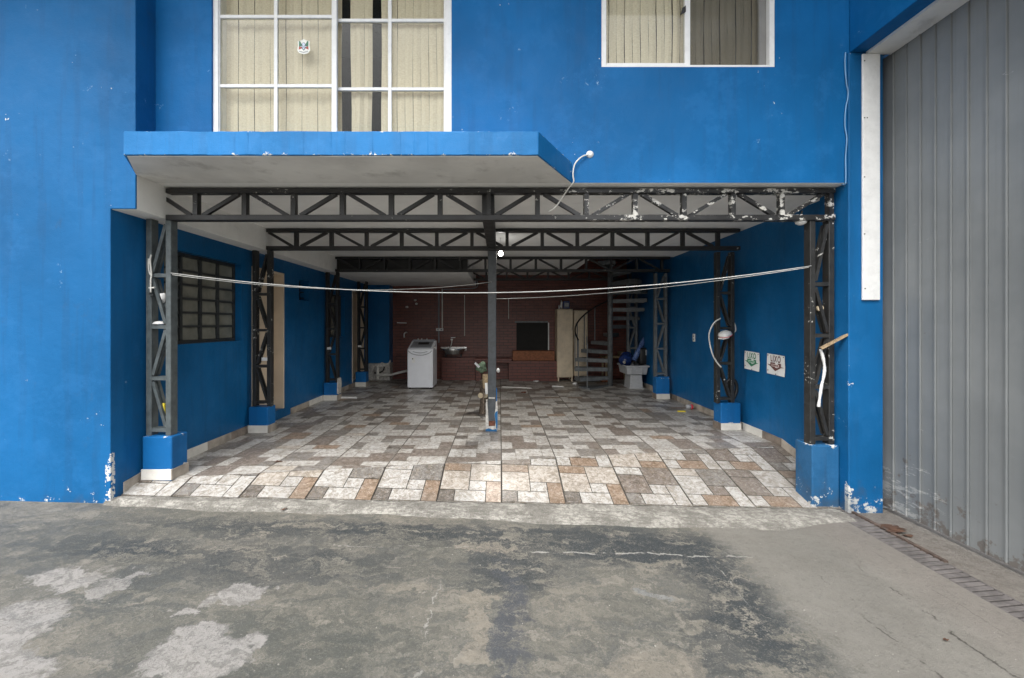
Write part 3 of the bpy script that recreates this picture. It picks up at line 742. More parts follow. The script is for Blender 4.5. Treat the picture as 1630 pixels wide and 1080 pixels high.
# vertical blinds
def blinds(label, x0, x1, z0, z1, y, gaps, pitch=.073):
    t = T('vertical_blind', label, 'blind', ((x0 + x1) / 2, y, z0), 'vertical blinds behind the upper windows')
    t.part('headrail', MB().box(x0, x1, y - .02, y + .02, z1 - .04, z1), M['alu'])
    x = x0; r_ = random.Random(int(x0 * 100) + 3)
    while x < x1:
        xc = x + pitch / 2
        gap = next((g_ for g_ in gaps if g_[0] < xc < g_[1]), None)
        if gap is None or gap[2] is not None:
            a = r_.gauss(-0.05, 0.05); w = pitch * .97 / 2; yo_ = .006 * (int(round((x - x0) / pitch)) % 2); sh = 0.0; tw = 0
            if gap: sh, tw = gap[2]
            nseg = 8; mb = MB()
            for k_ in range(nseg + 1):
                z = z1 - .04 - (z1 - .04 - z0) * k_ / nseg; f = k_ / nseg
                sx = sh * f + .003 * math.sin(k_ * 1.3 + x * 9); aa = a + .10 + tw * f
                dx, dy = math.cos(aa) * w, math.sin(aa) * w
                bow = .006
                mb.v += [Vector((xc + sx - dx, y + yo_ - dy, z)), Vector((xc + sx, y + yo_ - bow, z)), Vector((xc + sx + dx, y + yo_ + dy, z))]
            for k_ in range(nseg):
                for q in (0, 1): b_ = k_ * 3 + q; mb.f.append((b_, b_ + 1, b_ + 4, b_ + 3))
            t.part('slat', mb, M['blind'])
        x += pitch
    return t
yb_ = YF + .14
XX = lambda px: (px - VX) * yb_ / FPX
blinds('cream vertical slat blind with two dark gaps behind the balcony door', -2.62, -.36, 2.86, 4.98, yb_,
       [(XX(541), XX(556), None), (XX(556), XX(572), (.02, .12)), (XX(572), XX(588), (-.02, .5)), (XX(586), XX(602), None)])
blinds('cream vertical slat blind behind the small upper window', .86, 2.50, 3.66, 4.93, yb_, [])

# ------------------------------------------------------------------ steel trusses and lattice columns
def truss(label, y, x0, x1, zb, zt, v0, pitch, mat, dep=.08, skip=None):
    t = T('roof_truss', label, 'truss', ((x0 + x1) / 2, y, zb), 'lattice trusses carrying the garage ceiling')
    t.part('top_chord', MB().box(x0, x1, y, y + dep, zt - .042, zt), mat, bevel=.004)
    t.part('bottom_chord', MB().box(x0, x1, y, y + dep, zb, zb + .05), mat, bevel=.004)
    za, zc_ = zb + .05, zt - .042; ym = y + dep / 2; i = 0; x = v0
    def diag(xa, za_, xb, zb2): t.part('diagonal', MB().bar((xa, ym, za_), (xb, ym, zb2), .034, .034), mat)
    diag(v0 - pitch + .10, zc_ - .0, v0 - .05, za)
    while x < x1 - .02:
        t.part('strut', MB().box(x - .021, x + .021, y + .012, y + dep - .012, za, zc_), mat)
        nx_ = x + pitch
        if nx_ < x1 + .12:
            if i % 2 == 0: diag(x + .06, za, min(nx_ - .06, x1), zc_)
            else: diag(x + .06, zc_, min(nx_ - .06, x1), za)
        x = nx_; i += 1
    return t
YT = [3.886, 5.56, 7.90, 9.72]
truss('frontmost lattice truss across the garage mouth, paint peeling off its right half', YT[0], XBEAM + .01, 3.06, 2.355, 2.645, -2.78, .447, M['steel_truss'])
truss('second black lattice truss, resting on the central steel post', YT[1], XBEAM + .01, 3.14, 2.375, 2.65, -2.66, .46, M['steel_black'])
truss('third black lattice truss in front of the lowered ceiling', YT[2], XBEAM + .01, 3.16, 2.375, 2.655, -2.6, .468, M['steel_black'])
truss('rearmost black lattice truss, shadowed near the brown back wall', YT[3], -.59, 3.18, 2.40, 2.655, -.3, .47, M['steel_black'])

def column(label, xa, xb, y, zped, pedx, pedy, mat, pmat, zfoot=0.0, first='r', chips=False, sk=None):
    """two steel channels xa..xb laced together on a painted plinth"""
    t = T('lattice_column', label, 'column', ((xa + xb) / 2, y, zfoot), 'lattice columns along the garage walls')
    pw, d = .05, .085; ztop = 2.372
    bl = t.part('plinth', MB().box(pedx[0], pedx[1], pedy[0], pedy[1], zfoot - .02, zped), pmat, bevel=.012, segs=2)
    if sk:
        h = sk
        t.part('skirting_tile', MB().box(pedx[0], pedx[1], pedy[0] - .011, pedy[0], zfoot, zfoot + h), M['skirt_w'], parent=bl, bevel=.001)
        xs_ = pedx[1] if pedx[1] < 0 else pedx[0] - .011
        t.part('skirting_tile', MB().box(xs_, xs_ + .011, pedy[0] - .011 * (pedx[1] < 0) + .0, pedy[1], zfoot, zfoot + h), M['skirt'] if pedx[1] < 0 else M['skirt_d'], parent=bl, bevel=.001)
    for (x0, inn) in ((xa, 1), (xb - pw, -1)):   # channel: web outside, two flanges
        t.part('post', MB().box(x0, x0 + pw, y, y + d, zped - .01, ztop), mat, bevel=.004)
    xi0, xi1 = xa + pw, xb - pw
    zr = [zped + .05 + .4715 * k for k in range(5)]; zr = [z for z in zr if z < ztop - .25]
    for z in zr:
        for yy in (y + .004, y + d - .030): t.part('rung', MB().box(xi0, xi1, yy, yy + .026, z - .017, z + .017), mat)
    lv = zr + [ztop - .02]; s_ = first == 'r'
    for z0, z1 in reversed(list(zip(lv, lv[1:]))):
        for yy in (y + .018, y + d - .018):
            a, b = (xi1 - .006, xi0 + .006) if s_ else (xi0 + .006, xi1 - .006)
            t.part('diagonal', MB().bar((a, yy, z1 - .03), (b, yy, z0 + .03), .028, .024), mat)
        s_ = not s_
    return t
pb, pw_ = M['blue_block'], M['blue_worn']
column('grey-green lattice column on a blue plinth at the left of the garage mouth', -3.229, -3.0, 3.90, .39, (-3.235, -2.965), (3.866, 4.065), M['steel_grey'], pb, sk=.095)
column('black lattice column between the iron window and the first cream door', -3.225, -2.985, 5.57, .335, (-3.24, -2.985), (5.51, 5.70), M['steel_chip'], pb, sk=.10)
column('black lattice column with broken plinth, third from the front on the left', -3.225, -2.99, 7.92, .325, (-3.24, -2.985), (7.86, 8.05), M['steel_black'], pb, sk=.10)
column('dark lattice column beside the far cream door, last on the left', -3.225, -3.0, 9.68, .33, (-3.24, -3.0), (9.60, 9.80), M['steel_black'], pb, sk=.10)
column('scraped black lattice column on a worn plinth at the right of the garage mouth', 2.838, 3.06, 3.90, .31, (2.83, 3.078), (3.866, 4.09), M['steel_chip'], pw_, zfoot=-.26)
column('black lattice column with a white cap hung on it beside the two rubbish signs', 2.90, 3.14, 5.70, .36, (2.935, 3.20), (5.66, 5.86), M['steel_chip'], pb, sk=.095)
column('grey lattice column near the grey crate, third from the front on the right', 2.93, 3.17, 8.06, .42, (2.94, 3.19), (8.0, 8.2), M['stair'], pb, sk=.10)
column('far dim lattice column behind the spiral staircase', 2.93, 3.17, 9.80, .33, (2.94, 3.19), (9.74, 9.92), M['stair'], pb)
# broken corner of the third left plinth
one('plaster_fragment', MB().prismy([(-2.984, .13), (-2.965, .12), (-2.955, .3), (-2.968, .40), (-2.984, .41)], 7.855, 8.0), M['plaster'],
    'jagged white plaster slab leaning on the broken blue plinth', 'plaster', jit=.004)
# central post
t = T('steel_post', 'slate grey steel post in the middle with peeled blue plaster at its foot', 'post', (-.105, 5.64, 0))
t.part('shaft', MB().box(-.152, -.042, 5.60, 5.72, 0.02, 2.376), M['steel_post'], bevel=.005)
pl = t.part('plaster_casing', MB().prismy([(-.182, .0), (-.028, .0), (-.022, .27), (-.03, .395), (-.047, .395), (-.05, .30), (-.066, .22), (-.05, .12), (-.056, .075), (-.14, .07), (-.147, .2), (-.156, .39), (-.178, .395)], 5.595, 5.75), M['plaster'], jit=.002)
t.part('paint_patch', MB().prismy([(-.052, .26), (-.064, .22), (-.048, .12), (-.044, .05), (-.027, .02), (-.023, .27)], 5.589, 5.60), M['blue_worn'], parent=pl)
t.part('paint_patch', MB().prismy([(-.183, .0), (-.03, .0), (-.04, .035), (-.09, .025), (-.14, .045), (-.18, .03)], 5.589, 5.60), M['blue_worn'], parent=pl)
t.part('paint_patch', MB().box(-.042, -.032, 5.61, 5.76, .03, .55), M['blue_block'], parent=pl)
t.part('raw_brick', MB().box(-.138, -.060, 5.591, 5.64, .075, .14), M['rawbrick'], parent=pl, jit=.004)
t.part('weld_plate', MB().box(-.14, -.06, 5.597, 5.602, .43, .45), M['plaster'], jit=.003)
one('ceiling_joist', MB().box(-.163, -.050, 3.966, 5.56, 2.40, 2.655).box(-.163, -.050, 5.64, 7.90, 2.43, 2.655), M['steel_black'], 'black box joist running back along the ceiling middle from the front truss', 'joist', bevel=.004)

# ------------------------------------------------------------------ gate, drain
G = T('gate', 'tall grey ribbed sheet steel gate on the right', 'gate', (3.46, 2.0, zg(3.2)))
yy = 3.86; zb0, zt0 = zg(3.2) + .035, 3.80
proto = None; pitch = .1195; i = 0
G.part('frame_rail', MB().box(3.475, 3.51, -.9, 3.88, zb0, zb0 + .05).box(3.475, 3.51, -.9, 3.88, zt0 - .05, zt0), M['gate'])
y = yy
while y > -.8:
    sec = [(3.462, y), (3.4622, y - .05), (3.462, y - pitch + .016), (3.451, y - pitch + .014), (3.451, y - pitch + .006), (3.470, y - pitch + .004), (3.470, y - pitch + .0005), (3.4615, y - pitch)]
    w = .0016 * math.sin(i * 2.3)
    mb = MB(); n_ = len(sec)
    if proto is None:
        for z in (zb0, zt0): mb.v += [Vector((a, b, z)) for a, b in sec] 
        for z in (zb0, zt0): mb.v += [Vector((a + .003, b, z)) for a, b in sec]
        for q in range(n_ - 1):
            mb.f.append((q, q + 1, n_ + q + 1, n_ + q)); mb.f.append((2 * n_ + q, 3 * n_ + q, 3 * n_ + q + 1, 2 * n_ + q + 1))
            mb.f.append((q, 2 * n_ + q, 2 * n_ + q + 1, q + 1)); mb.f.append((n_ + q, n_ + q + 1, 3 * n_ + q + 1, 3 * n_ + q))
        proto = G.part('gate_panel', mb, M['gate'])
    else:
        c = proto.copy(); COL.objects.link(c); c.location = (w, -(pitch * i), 0); c.parent = G.o
    y -= pitch; i += 1
tb = T('trim_board', 'white vertical board screwed to the pillar beside the gate', 'board', (3.26, 3.765, 1.62))
tb.part('board', MB().box(3.192, 3.345, 3.752, 3.769, 1.62, 3.785), M['alu'], bevel=.003)
for (x, z) in ((3.205, 3.72), (3.205, 3.22), (3.228, 3.22), (3.205, 2.7), (3.205, 2.2), (3.21, 1.72)):
    tb.part('screw', MB().lathe([(.006, -.003), (.004, .0)], (x, 3.751, z), 8, 'y'), M['black'])
D = T('drain_grate', 'rusty slotted iron grate over the drain channel along the gate', 'grate', (3.025, 2.4, zg(3.0)))
zt_ = zg(3.02) + .002
dbar = None
for i in range(72):
    y = 3.84 - i * .047
    mb = MB().add([(2.936, y, zt_ - .012), (3.114, y + .022, zt_ - .012), (3.114, y + .058, zt_ - .012), (2.936, y + .036, zt_ - .012),
                   (2.936, y, zt_ + .0), (3.114, y + .022, zt_), (3.114, y + .058, zt_), (2.936, y + .036, zt_)],
                  [(0, 3, 2, 1), (4, 5, 6, 7), (0, 1, 5, 4), (1, 2, 6, 5), (2, 3, 7, 6), (3, 0, 4, 7)])
    if dbar is None: dbar = D.part('grate_bar', mb, M['grate'], bevel=.003)
    else: c = dbar.copy(); COL.objects.link(c); c.location = (random.uniform(-.001, .001), -(i * .047), random.uniform(-.002, .001)); c.parent = D.o
D.part('edge_angle', MB().box(3.108, 3.135, 2.98, 3.84, zt_ - .02, zt_ + .014), M['rust'], bevel=.003)
D.part('edge_angle', MB().box(2.928, 2.938, .45, 3.84, zt_ - .03, zt_ + .001), M['grate'])
D.part('edge_angle', MB().box(3.112, 3.122, .45, 2.98, zt_ - .03, zt_ + .001), M['grate'])

# ------------------------------------------------------------------ cords and cables
def sag(a, b, s, n=24):
    a, b = Vector(a), Vector(b)
    return [a.lerp(b, i / n) - Vector((0, 0, s * 4 * (i / n) * (1 - i / n))) for i in range(n + 1)]
one('clothesline', MB().tube(sag((-2.995, 3.895, Zp(435, 3.895)), (2.845, 3.895, Zp(423.5, 3.895)), Zp(429, 3.9) - Zp(466, 3.9)), .0042, 6), M['rope'],
    'pale clothesline sagging across the whole garage mouth between front columns', 'clothesline', smooth=True)
one('clothesline', MB().tube(sag((-2.995, 3.91, 1.86), (-.10, 5.59, Zp(449, 5.59)), .12), .0036, 6), M['rope'], 'clothesline strung from the left front column to the central post', 'clothesline', smooth=True)
one('clothesline', MB().tube(sag((-.042, 5.62, Zp(476, 5.62)), (2.845, 3.92, 1.93), .06), .0030, 6), M['rope'], 'clothesline strung from the central post to the right front column', 'clothesline', smooth=True)
def path(pts):                                   # smooth curve through points
    pts = [Vector(p) for p in pts]; out = []
    for i in range(len(pts) - 1):
        p0, p1, p2, p3 = pts[max(i - 1, 0)], pts[i], pts[i + 1], pts[min(i + 2, len(pts) - 1)]
        for k in range(8):
            t = k / 8
            out.append(.5 * ((2 * p1) + (p2 - p0) * t + (2 * p0 - 5 * p1 + 4 * p2 - p3) * t * t + (3 * p1 - p0 - 3 * p2 + p3) * t ** 3))
    return out + [pts[-1]]
c = T('wall_cable', 'white cable looping from the blue facade over the balcony end to the truss', 'cable', tuple(P(939, 246, YF - .01)))
c.part('cord', MB().tube(path([P(939, 246, YF - .008), P(926, 250, YF - .03), P(915, 262, YF - .035), P(912, 278, YF - .03), P(913, 290, YF - .02), P(905, 300, YF + .03), P(893, 318, YF + .09), P(884, 330, YF + .09), P(874, 337, YF + .1)]), .0065, 8), M['cable'], smooth=True)
c.part('rosette', MB().lathe([(.0, -.022), (.018, -.018), (.030, -.004), (.034, .0)], P(939, 246, YF), 14, 'y'), M['plastic'], smooth=True)
one('wall_cable', MB().tube(path([P(x, y, YF - .012) for x, y in ((1346, 84), (1345, 100), (1347, 130), (1350, 150), (1346, 175), (1345, 200), (1348, 222), (1346, 250), (1346, 290))] + [P(1340, 294, YF + .02)]), .0055, 6), M['bluecable'],
    'thin blue painted cable wandering down the facade corner beside the gate pillar', 'cable', smooth=True)
yc_ = 5.69
one('hanging_cable', MB().tube(path([P(x, y, yc_) for x, y in ((1147, 507), (1136, 515), (1129, 531), (1130, 548), (1135, 566), (1142, 578), (1148, 585))]), .009, 8), M['cable'],
    'stiff white cable bowed out from the lattice column by the rubbish signs', 'cable', smooth=True)
one('hanging_cable', MB().tube(path([P(x, y, 5.74) for x, y in ((1166, 508), (1170, 518), (1171, 526), (1168, 530))]), .008, 8), M['cable'], 'short white cable end inside the column above the white cap', 'cable', smooth=True)

# ------------------------------------------------------------------ lamps
b = T('light_bulb', 'lit round white bulb hanging under the ceiling beside the central post', 'light bulb', tuple(P(797, 404, 6.2)))
q = P(797, 404, 6.2)
b.part('globe', MB().lathe([(.0, -.036), (.018, -.032), (.030, -.019), (.034, 0), (.029, .020), (.017, .036), (.015, .055)], q, 18), M['bulb'], smooth=True)
b.part('socket', MB().lathe([(.02, .05), (.022, .09), (.014, .10)], q, 12).tube([q + Vector((0, 0, .1)), (q.x, q.y, ZC)], .004, 6), M['plastic'], smooth=True)
lp = bpy.data.objects.new('bulb_light', bpy.data.lights.new('bulb_light', 'SPOT')); COL.objects.link(lp); lp.data.energy = 50; lp.data.spot_size = R(168); lp.data.spot_blend = .5; lp.data.shadow_soft_size = .05; lp.data.color = (1, .96, .9)
lp.parent = b.o; lp.location = (0, 0, -.06)
q = P(1275, 349, 3.95)
f = T('flood_lamp', 'white plastic lamp shade under the front truss by the right column', 'lamp', tuple(q))
f.part('shade', MB().lathe([(.012, .05), (.035, .035), (.05, .0), (.045, -.03), (.02, -.045), (.0, -.048)], q + Vector((0, 0, -.01)), 16), M['plastic'], smooth=True)
f.part('stem', MB().tube([q + Vector((0, 0, .035)), q + Vector((.01, 0, .075))], .008, 8), M['black'])
# ------------------------------------------------------------------ things tucked in the columns
def lump(name, c, r, mat, label, cat, seed=1, sq=(1, 1, 1), amp=.25):
    rnd = random.Random(seed); bm = bmesh.new(); bmesh.ops.create_icosphere(bm, subdivisions=3, radius=1)
    ph_ = [(rnd.uniform(1, 4), rnd.uniform(0, 6), Vector((rnd.gauss(0, 1), rnd.gauss(0, 1), rnd.gauss(0, 1))).normalized()) for _ in range(7)]
    mb = MB()
    for v in bm.verts:
        k = 1 + sum(amp / 4 * math.sin(f_ * v.co.dot(d_) * 2 + p_) for f_, p_, d_ in ph_)
        mb.v.append(Vector(c) + Vector((v.co.x * r * sq[0] * k, v.co.y * r * sq[1] * k, v.co.z * r * sq[2] * k)))
    mb.f = [tuple(v.index for v in fc.verts) for fc in bm.faces]; bm.free()
    return one(name, mb, mat, label, cat, smooth=True)
yc1 = 3.95
lump('plastic_cup', P(257, 475, yc1), .048, M['plastic'], 'white plastic cup wedged in the left front column', 'cup', 4, (.8, .6, 1.1), .15)
one('dish', MB().lathe([(.0, .030), (.03, .026), (.05, .012), (.056, .0), (.05, .0)], P(254, 516.5, 3.945), 16), M['plastic'], 'white upturned dish on a rung of the left front column', 'dish', smooth=True)
one('yellow_package', MB().prismy([(P(258, 642, 3.95).x, P(258, 642, 3.95).z), (P(264, 642, 3.95).x, P(264, 642, 3.95).z), (P(265, 660, 3.95).x, P(265, 660, 3.95).z), (P(261, 661, 3.95).x, P(261, 661, 3.95).z)], 3.93, 3.95), M['yellow'], 'small bright yellow package tucked low in the left front column', 'package')
h = T('bracket_hook', 'white iron bracket with a hook on the left front column', 'hook', tuple(P(241, 434, 3.885)))
h.part('rod', MB().tube(path([P(x, y, 3.885) for x, y in ((241, 406), (239, 415), (241, 436), (240, 448), (240, 466))]), .007, 6), M['cable'], smooth=True)
h.part('rod', MB().tube(path([P(x, y, 3.885) for x, y in ((236.5, 412), (236.5, 425), (238, 435), (242, 440))]), .006, 6), M['cable'], smooth=True)
h.part('crosspiece', MB().bar(P(237, 458.5, 3.885), P(246, 458, 3.885), .012, .010), M['cable'])
h.part('hook', MB().tube(path([P(x, y, 3.885) for x, y in ((240, 464), (238, 469), (241, 472), (244, 469))]), .006, 6), M['iron'], smooth=True)
one('wood_disc', MB().lathe([(.0, -.012), (.028, -.012), (.030, 0), (.028, .012), (.0, .012)], P(1305, 491, 3.93), 14, 'y'), M['woodend'], 'round cut piece of wood lying on a rung of the right front column', 'wood')
one('roof_lath', MB().bar(P(1307, 555, 3.875), P(1350, 532, 3.80), .045, .018, (0, 0, 1)), M['wood'], 'short rough wooden lath jutting out of the right front column', 'lath', jit=.004)
one('plastic_strip', MB().tube(path([P(x, y, 3.89) for x, y in ((1306, 556), (1310, 570), (1312.5, 586), (1311, 600), (1307.5, 615), (1305, 632), (1303, 648))]), [.009 + .004 * abs(math.sin(i * .23)) + random.uniform(0, .002) for i in range(49)], 8), M['plastic'],
    'twisted white plastic strip hanging down the right front column', 'strip', smooth=True)  # limp strip of white plastic
cp = P(1153, 533, 5.66)
k = T('sun_cap', 'white cap with a red edge hanging on the lattice column beside the signs', 'cap', tuple(cp))
k.part('crown', MB().add([], []).lathe([(.0, .052), (.04, .046), (.075, .024), (.085, 0), (.08, -.018)], cp + Vector((.01, 0, 0)), 18), M['plastic'], smooth=True)
k.part('peak', MB().prism([(cp.x - .10, cp.y - .03), (cp.x - .07, cp.y - .09), (cp.x - .01, cp.y - .10), (cp.x + .03, cp.y - .07), (cp.x + .03, cp.y), (cp.x - .09, cp.y)], cp.z - .028, cp.z - .018), M['plastic'], bevel=.003)
k.o.rotation_euler = (R(12), R(-16), 0)
k.part('band', MB().lathe([(.084, -.012), (.086, -.016), (.08, -.020)], cp + Vector((.012, 0, 0)), 18), M['red'], smooth=True)
one('hose_coil', MB().tube(path([P(x, y, 5.745) for x, y in ((1156, 610), (1162, 604), (1170, 607), (1173, 618), (1170, 630), (1164, 640))]), .022, 8), M['black'], 'thick black rubber hose curled inside the column above a blue plinth', 'hose', smooth=True)
# small white stickers on left columns
for (px, py, Y, w_, lab) in ((421, 479 + 93, 5.566, .075, 'small blank white label on the column beside the first cream door'), (524, 555, 7.915, .075, 'small blank white label on the third left column'), (572.5, 551.5, 9.675, .08, 'small blank white label on the last left column')):
    p_ = P(px, py, Y); one('sticker', MB().box(p_.x - w_ / 2, p_.x + w_ / 2, Y - .003, Y - .0005, p_.z - .022, p_.z + .022), M['plastic'], lab, 'label', 'white labels on the left columns')

# ------------------------------------------------------------------ signs and wall fittings
def text_mesh(txt, size, boldness=0.0):
    cu = bpy.data.curves.new('t', 'FONT'); cu.body = txt; cu.size = size; cu.align_x = 'CENTER'; cu.offset = boldness; cu.space_character = 1.3
    o = bpy.data.objects.new('t', cu); COL.objects.link(o)
    bpy.context.view_layer.update()
    me = bpy.data.meshes.new_from_object(o.evaluated_get(bpy.context.evaluated_depsgraph_get()))
    bpy.data.objects.remove(o); bpy.data.curves.remove(cu)
    vs = [v.co.copy() for v in me.vertices]; fs = [tuple(p.vertices) for p in me.polygons]; bpy.data.meshes.remove(me)
    return vs, fs
def print_mat(name, c): return simple(name, c, 0.6, var=0.1, sc=40)
M['ink_green'] = print_mat('green print', (0.02, 0.20, 0.10)); M['ink_brown'] = print_mat('brown print', (0.13, 0.05, 0.045)); M['ink_dark'] = print_mat('dark print', (0.03, 0.03, 0.03))
M['ink_pale_g'] = print_mat('pale green print', (0.45, 0.66, 0.52)); M['ink_pale_b'] = print_mat('pale pink print', (0.62, 0.50, 0.47)); M['inklt'] = print_mat('grey print', (0.45, 0.45, 0.44))
M['paper'] = simple('white sign paper', (0.76, 0.77, 0.76), 0.5, var=0.05, sc=14)
def sign(label, yc, zc, w, h, tilt, ink, pale):
    t = T('rubbish_sign', label, 'sign', (XR, yc, zc), 'rubbish signs on the right garage wall')
    def W_(u, v, off):                           # u to the reader's right, v up; sheet slightly cockled
        u2 = u * math.cos(tilt) - v * math.sin(tilt); v2 = u * math.sin(tilt) + v * math.cos(tilt)
        b = .010 + .004 * math.sin(u * 28 + 1) * math.cos(v * 19) + .016 * max(0, (u / w)) ** 2 * (v > 0)
        return Vector((XR - b - off, yc - u2, zc + v2))
    n = 10; mb = MB()
    for j in range(n + 1):
        for i in range(n + 1): mb.v.append(W_((i / n - .5) * w, (j / n - .5) * h, 0))
    for j in range(n):
        for i in range(n): a = j * (n + 1) + i; mb.f.append((a, a + 1, a + n + 2, a + n + 1))
    s_ = t.part('sheet', mb, M['paper'], smooth=True)
    def flat(name, poly, mat, off):
        t.part(name, MB().add([W_(u, v, off) for u, v in poly], [tuple(range(len(poly)))]), mat, parent=s_)
    vs, fs = text_mesh('LIXO', h * .42, .0022)
    sx = w * .56 / (max(v.x for v in vs) - min(v.x for v in vs))
    mt = MB().add([W_(v.x * sx, h * .14 + v.y * 1.05, .0045) for v in vs], fs)
    t.part('lettering', mt, ink, parent=s_)
    ay = .02 * h
    flat('arrow', [(-w * .30, ay + .07 * h), (-w * .30, ay - .13 * h), (w * .30, ay - .13 * h), (w * .30, ay + .07 * h)], ink, .0048)
    flat('arrow', [(-w * .46, ay - .04 * h), (-w * .30, ay - .13 * h), (-w * .30, ay - .05 * h)], ink, .0048)
    flat('arrow', [(w * .46, ay - .10 * h), (w * .30, ay - .08 * h), (w * .30, ay - .131 * h)], ink, .0048)
    flat('arrow', [(-w * .30, ay - .131 * h), (0, ay - .33 * h), (w * .30, ay - .131 * h)], ink, .0048)
    flat('arrow_box', [(-w * .22, ay + .01 * h), (w * .22, ay + .01 * h), (w * .22, ay - .12 * h), (-w * .22, ay - .12 * h)], pale, .0072)
    for k_ in range(5): flat('arrow_lettering', [(-w * .18 + k_ * w * .075, ay - .02 * h), (-w * .13 + k_ * w * .075, ay - .02 * h), (-w * .13 + k_ * w * .075, ay - .085 * h), (-w * .18 + k_ * w * .075, ay - .085 * h)], ink, .0090)
    for (u, v) in ((-.44, .42), (.44, .43), (.02, -.46), (-.43, -.33)): flat('nail', [(u * w - .007, v * h - .007), (u * w + .007, v * h - .007), (u * w + .007, v * h + .007), (u * w - .007, v * h + .007)], M['ink_dark'], .003)
sign('white LIXO sign with green lettering and green arrow on the blue wall', 5.485, .935, .325, .235, R(-2), M['ink_green'], M['ink_pale_g'])
sign('white LIXO sign with brown lettering and brown arrow on the blue wall', 5.01, .93, .325, .24, R(-2), M['ink_brown'], M['ink_pale_b'])
y_ = XR * FPX / (1105.5 - VX); z_ = Zp(538, y_)
s = T('wall_socket', 'white electric socket plate on the right blue garage wall', 'socket', (XR, y_, z_))
s.part('plate', MB().box(XR - .014, XR - .001, y_ - .04, y_ + .04, z_ - .065, z_ + .065), M['plastic'], bevel=.004)
for dz in (-.025, .025): s.part('outlet', MB().box(XR - .017, XR - .0142, y_ - .018, y_ + .018, z_ + dz - .012, z_ + dz + .012), M['washgrey'])
# crest sticker on the balcony door glass
yk = YF + .038; kc = P(483.5, 75, yk)
K = T('crest_sticker', 'small coat-of-arms sticker with green and red sides on the balcony door', 'sticker', tuple(kc))
def kp(pts, d): return MB().prismy([(kc.x + x * .058, kc.z + z * .069) for x, z in pts], yk - d, yk - d + .0012)
sh_ = [(-.95, .72), (-.55, .78), (0, 1.0), (.55, .78), (.95, .72), (.88, .3), (1.0, -.45), (.7, -.8), (0, -.98), (-.7, -.8), (-1.0, -.45), (-.88, .3)]
K.part('shield', kp(sh_, .001), simple('sticker cream', (.82, .82, .76), .4))
mg, mr, mw, mk = simple('crest green', (.03, .16, .08), .4), simple('crest red', (.38, .06, .04), .4), simple('crest white', (.62, .68, .78), .4), simple('crest dark', (.03, .04, .06), .4)
for sgn in (-1, 1):
    K.part('crest_side', kp([(sgn * .72, .05), (sgn * .72, .72), (sgn * .55, .74), (sgn * .30, .35), (sgn * .30, .05)], .0022), mg)
    K.part('crest_side', kp([(sgn * .72, .04), (sgn * .76, -.38), (sgn * .30, -.22), (sgn * .30, .04)], .0022), mr)
K.part('crest_disc', kp([(.30 * math.cos(a), .25 + .30 * math.sin(a)) for a in [i * math.pi / 8 for i in range(16)]], .0030), mk)
K.part('crest_disc', kp([(.22 * math.cos(a), .28 + .22 * math.sin(a)) for a in [i * math.pi / 8 for i in range(16)]], .0038), mw)
K.part('crest_scroll', kp([(-.5, -.02), (.5, -.02), (.42, .05), (-.42, .05)], .0044), mw)
K.part('crest_charge', kp([(0, -.5), (.28, -.2), (.3, -.05), (-.3, -.05), (-.28, -.2)], .0030), mk)
K.part('crest_charge', kp([(0, -.4), (.18, -.18), (.18, -.08), (-.18, -.08), (-.18, -.18)], .0038), mw)
K.part('crest_band', kp([(-.7, -.62), (0, -.80), (.7, -.62), (.66, -.52), (0, -.68), (-.66, -.52)], .0030), M['inklt'])

# ------------------------------------------------------------------ washing machine, sink and the back wall
wm = T('washing_machine', 'white top-loading washing machine with grey sloping lid by the back wall', 'washing machine', (-1.71, 9.5, 0))
x0, x1, y0, y1 = -1.99, -1.435, 9.22, 9.82
wm.part('cabinet', MB().prismx([(y0, .03), (y1, .03), (y1, 1.03), (y1 - .1, 1.03), (y0 + .06, .885), (y0, .86)], x0, x1), M['washer'], bevel=.02, segs=2)
wm.part('lid', MB().prismx([(y0 + .05, .893), (y1 - .16, 1.003), (y1 - .16, 1.018), (y0 + .05, .910)], x0 + .05, x1 - .05), M['washgrey'], bevel=.004)
wm.part('lid_window', MB().prismx([(y0 + .12, .914), (y1 - .26, .993), (y1 - .26, 1.000), (y0 + .12, .922)], x0 + .19, x1 - .13), M['black'])
wm.part('control_panel', MB().box(x0 + .03, x1 - .03, y1 - .15, y1 - .02, 1.02, 1.055), M['washgrey'], bevel=.012)
for dx in (.14, .22, .34): wm.part('knob', MB().lathe([(.014, 0), (.012, .02), (.0, .022)], (x0 + dx, y1 - .09, 1.052), 10), M['plastic'])
hd = [(x0 + .02 + (x1 - x0 - .04) * i / 12, y0 - .012, .835 - .10 * math.sin(math.pi * i / 12) ** .6) for i in range(13)]
wm.part('front_trim', MB().tube(hd, .007, 6), M['washgrey'], smooth=True)
wm.part('handle', MB().tube([(x0 + .12 + (x1 - x0 - .24) * i / 8, y0 - .006, .815 - .03 * math.sin(math.pi * i / 8)) for i in range(9)], .006, 6), M['washgrey'], smooth=True)
wm.part('energy_label', MB().box(x0 + .10, x0 + .17, y0 - .003, y0 - .0005, .57, .68), M['paper'])
wm.part('energy_label', MB().box(x0 + .105, x0 + .13, y0 - .005, y0 - .0035, .645, .67), M['ink_dark'])
for (a, b_) in ((x0 + .05, y0 + .05), (x1 - .05, y0 + .05), (x0 + .05, y1 - .05), (x1 - .05, y1 - .05)): wm.part('foot', MB().lathe([(.02, 0), (.02, .035)], (a, b_, 0), 8), M['black'])
sk = T('sink', 'half-round stainless steel sink on the brown back wall', 'sink', (-1.15, YB - .2, .72))
sx0, sx1, sy, sz = -1.49, -.83, YB - .12, .80
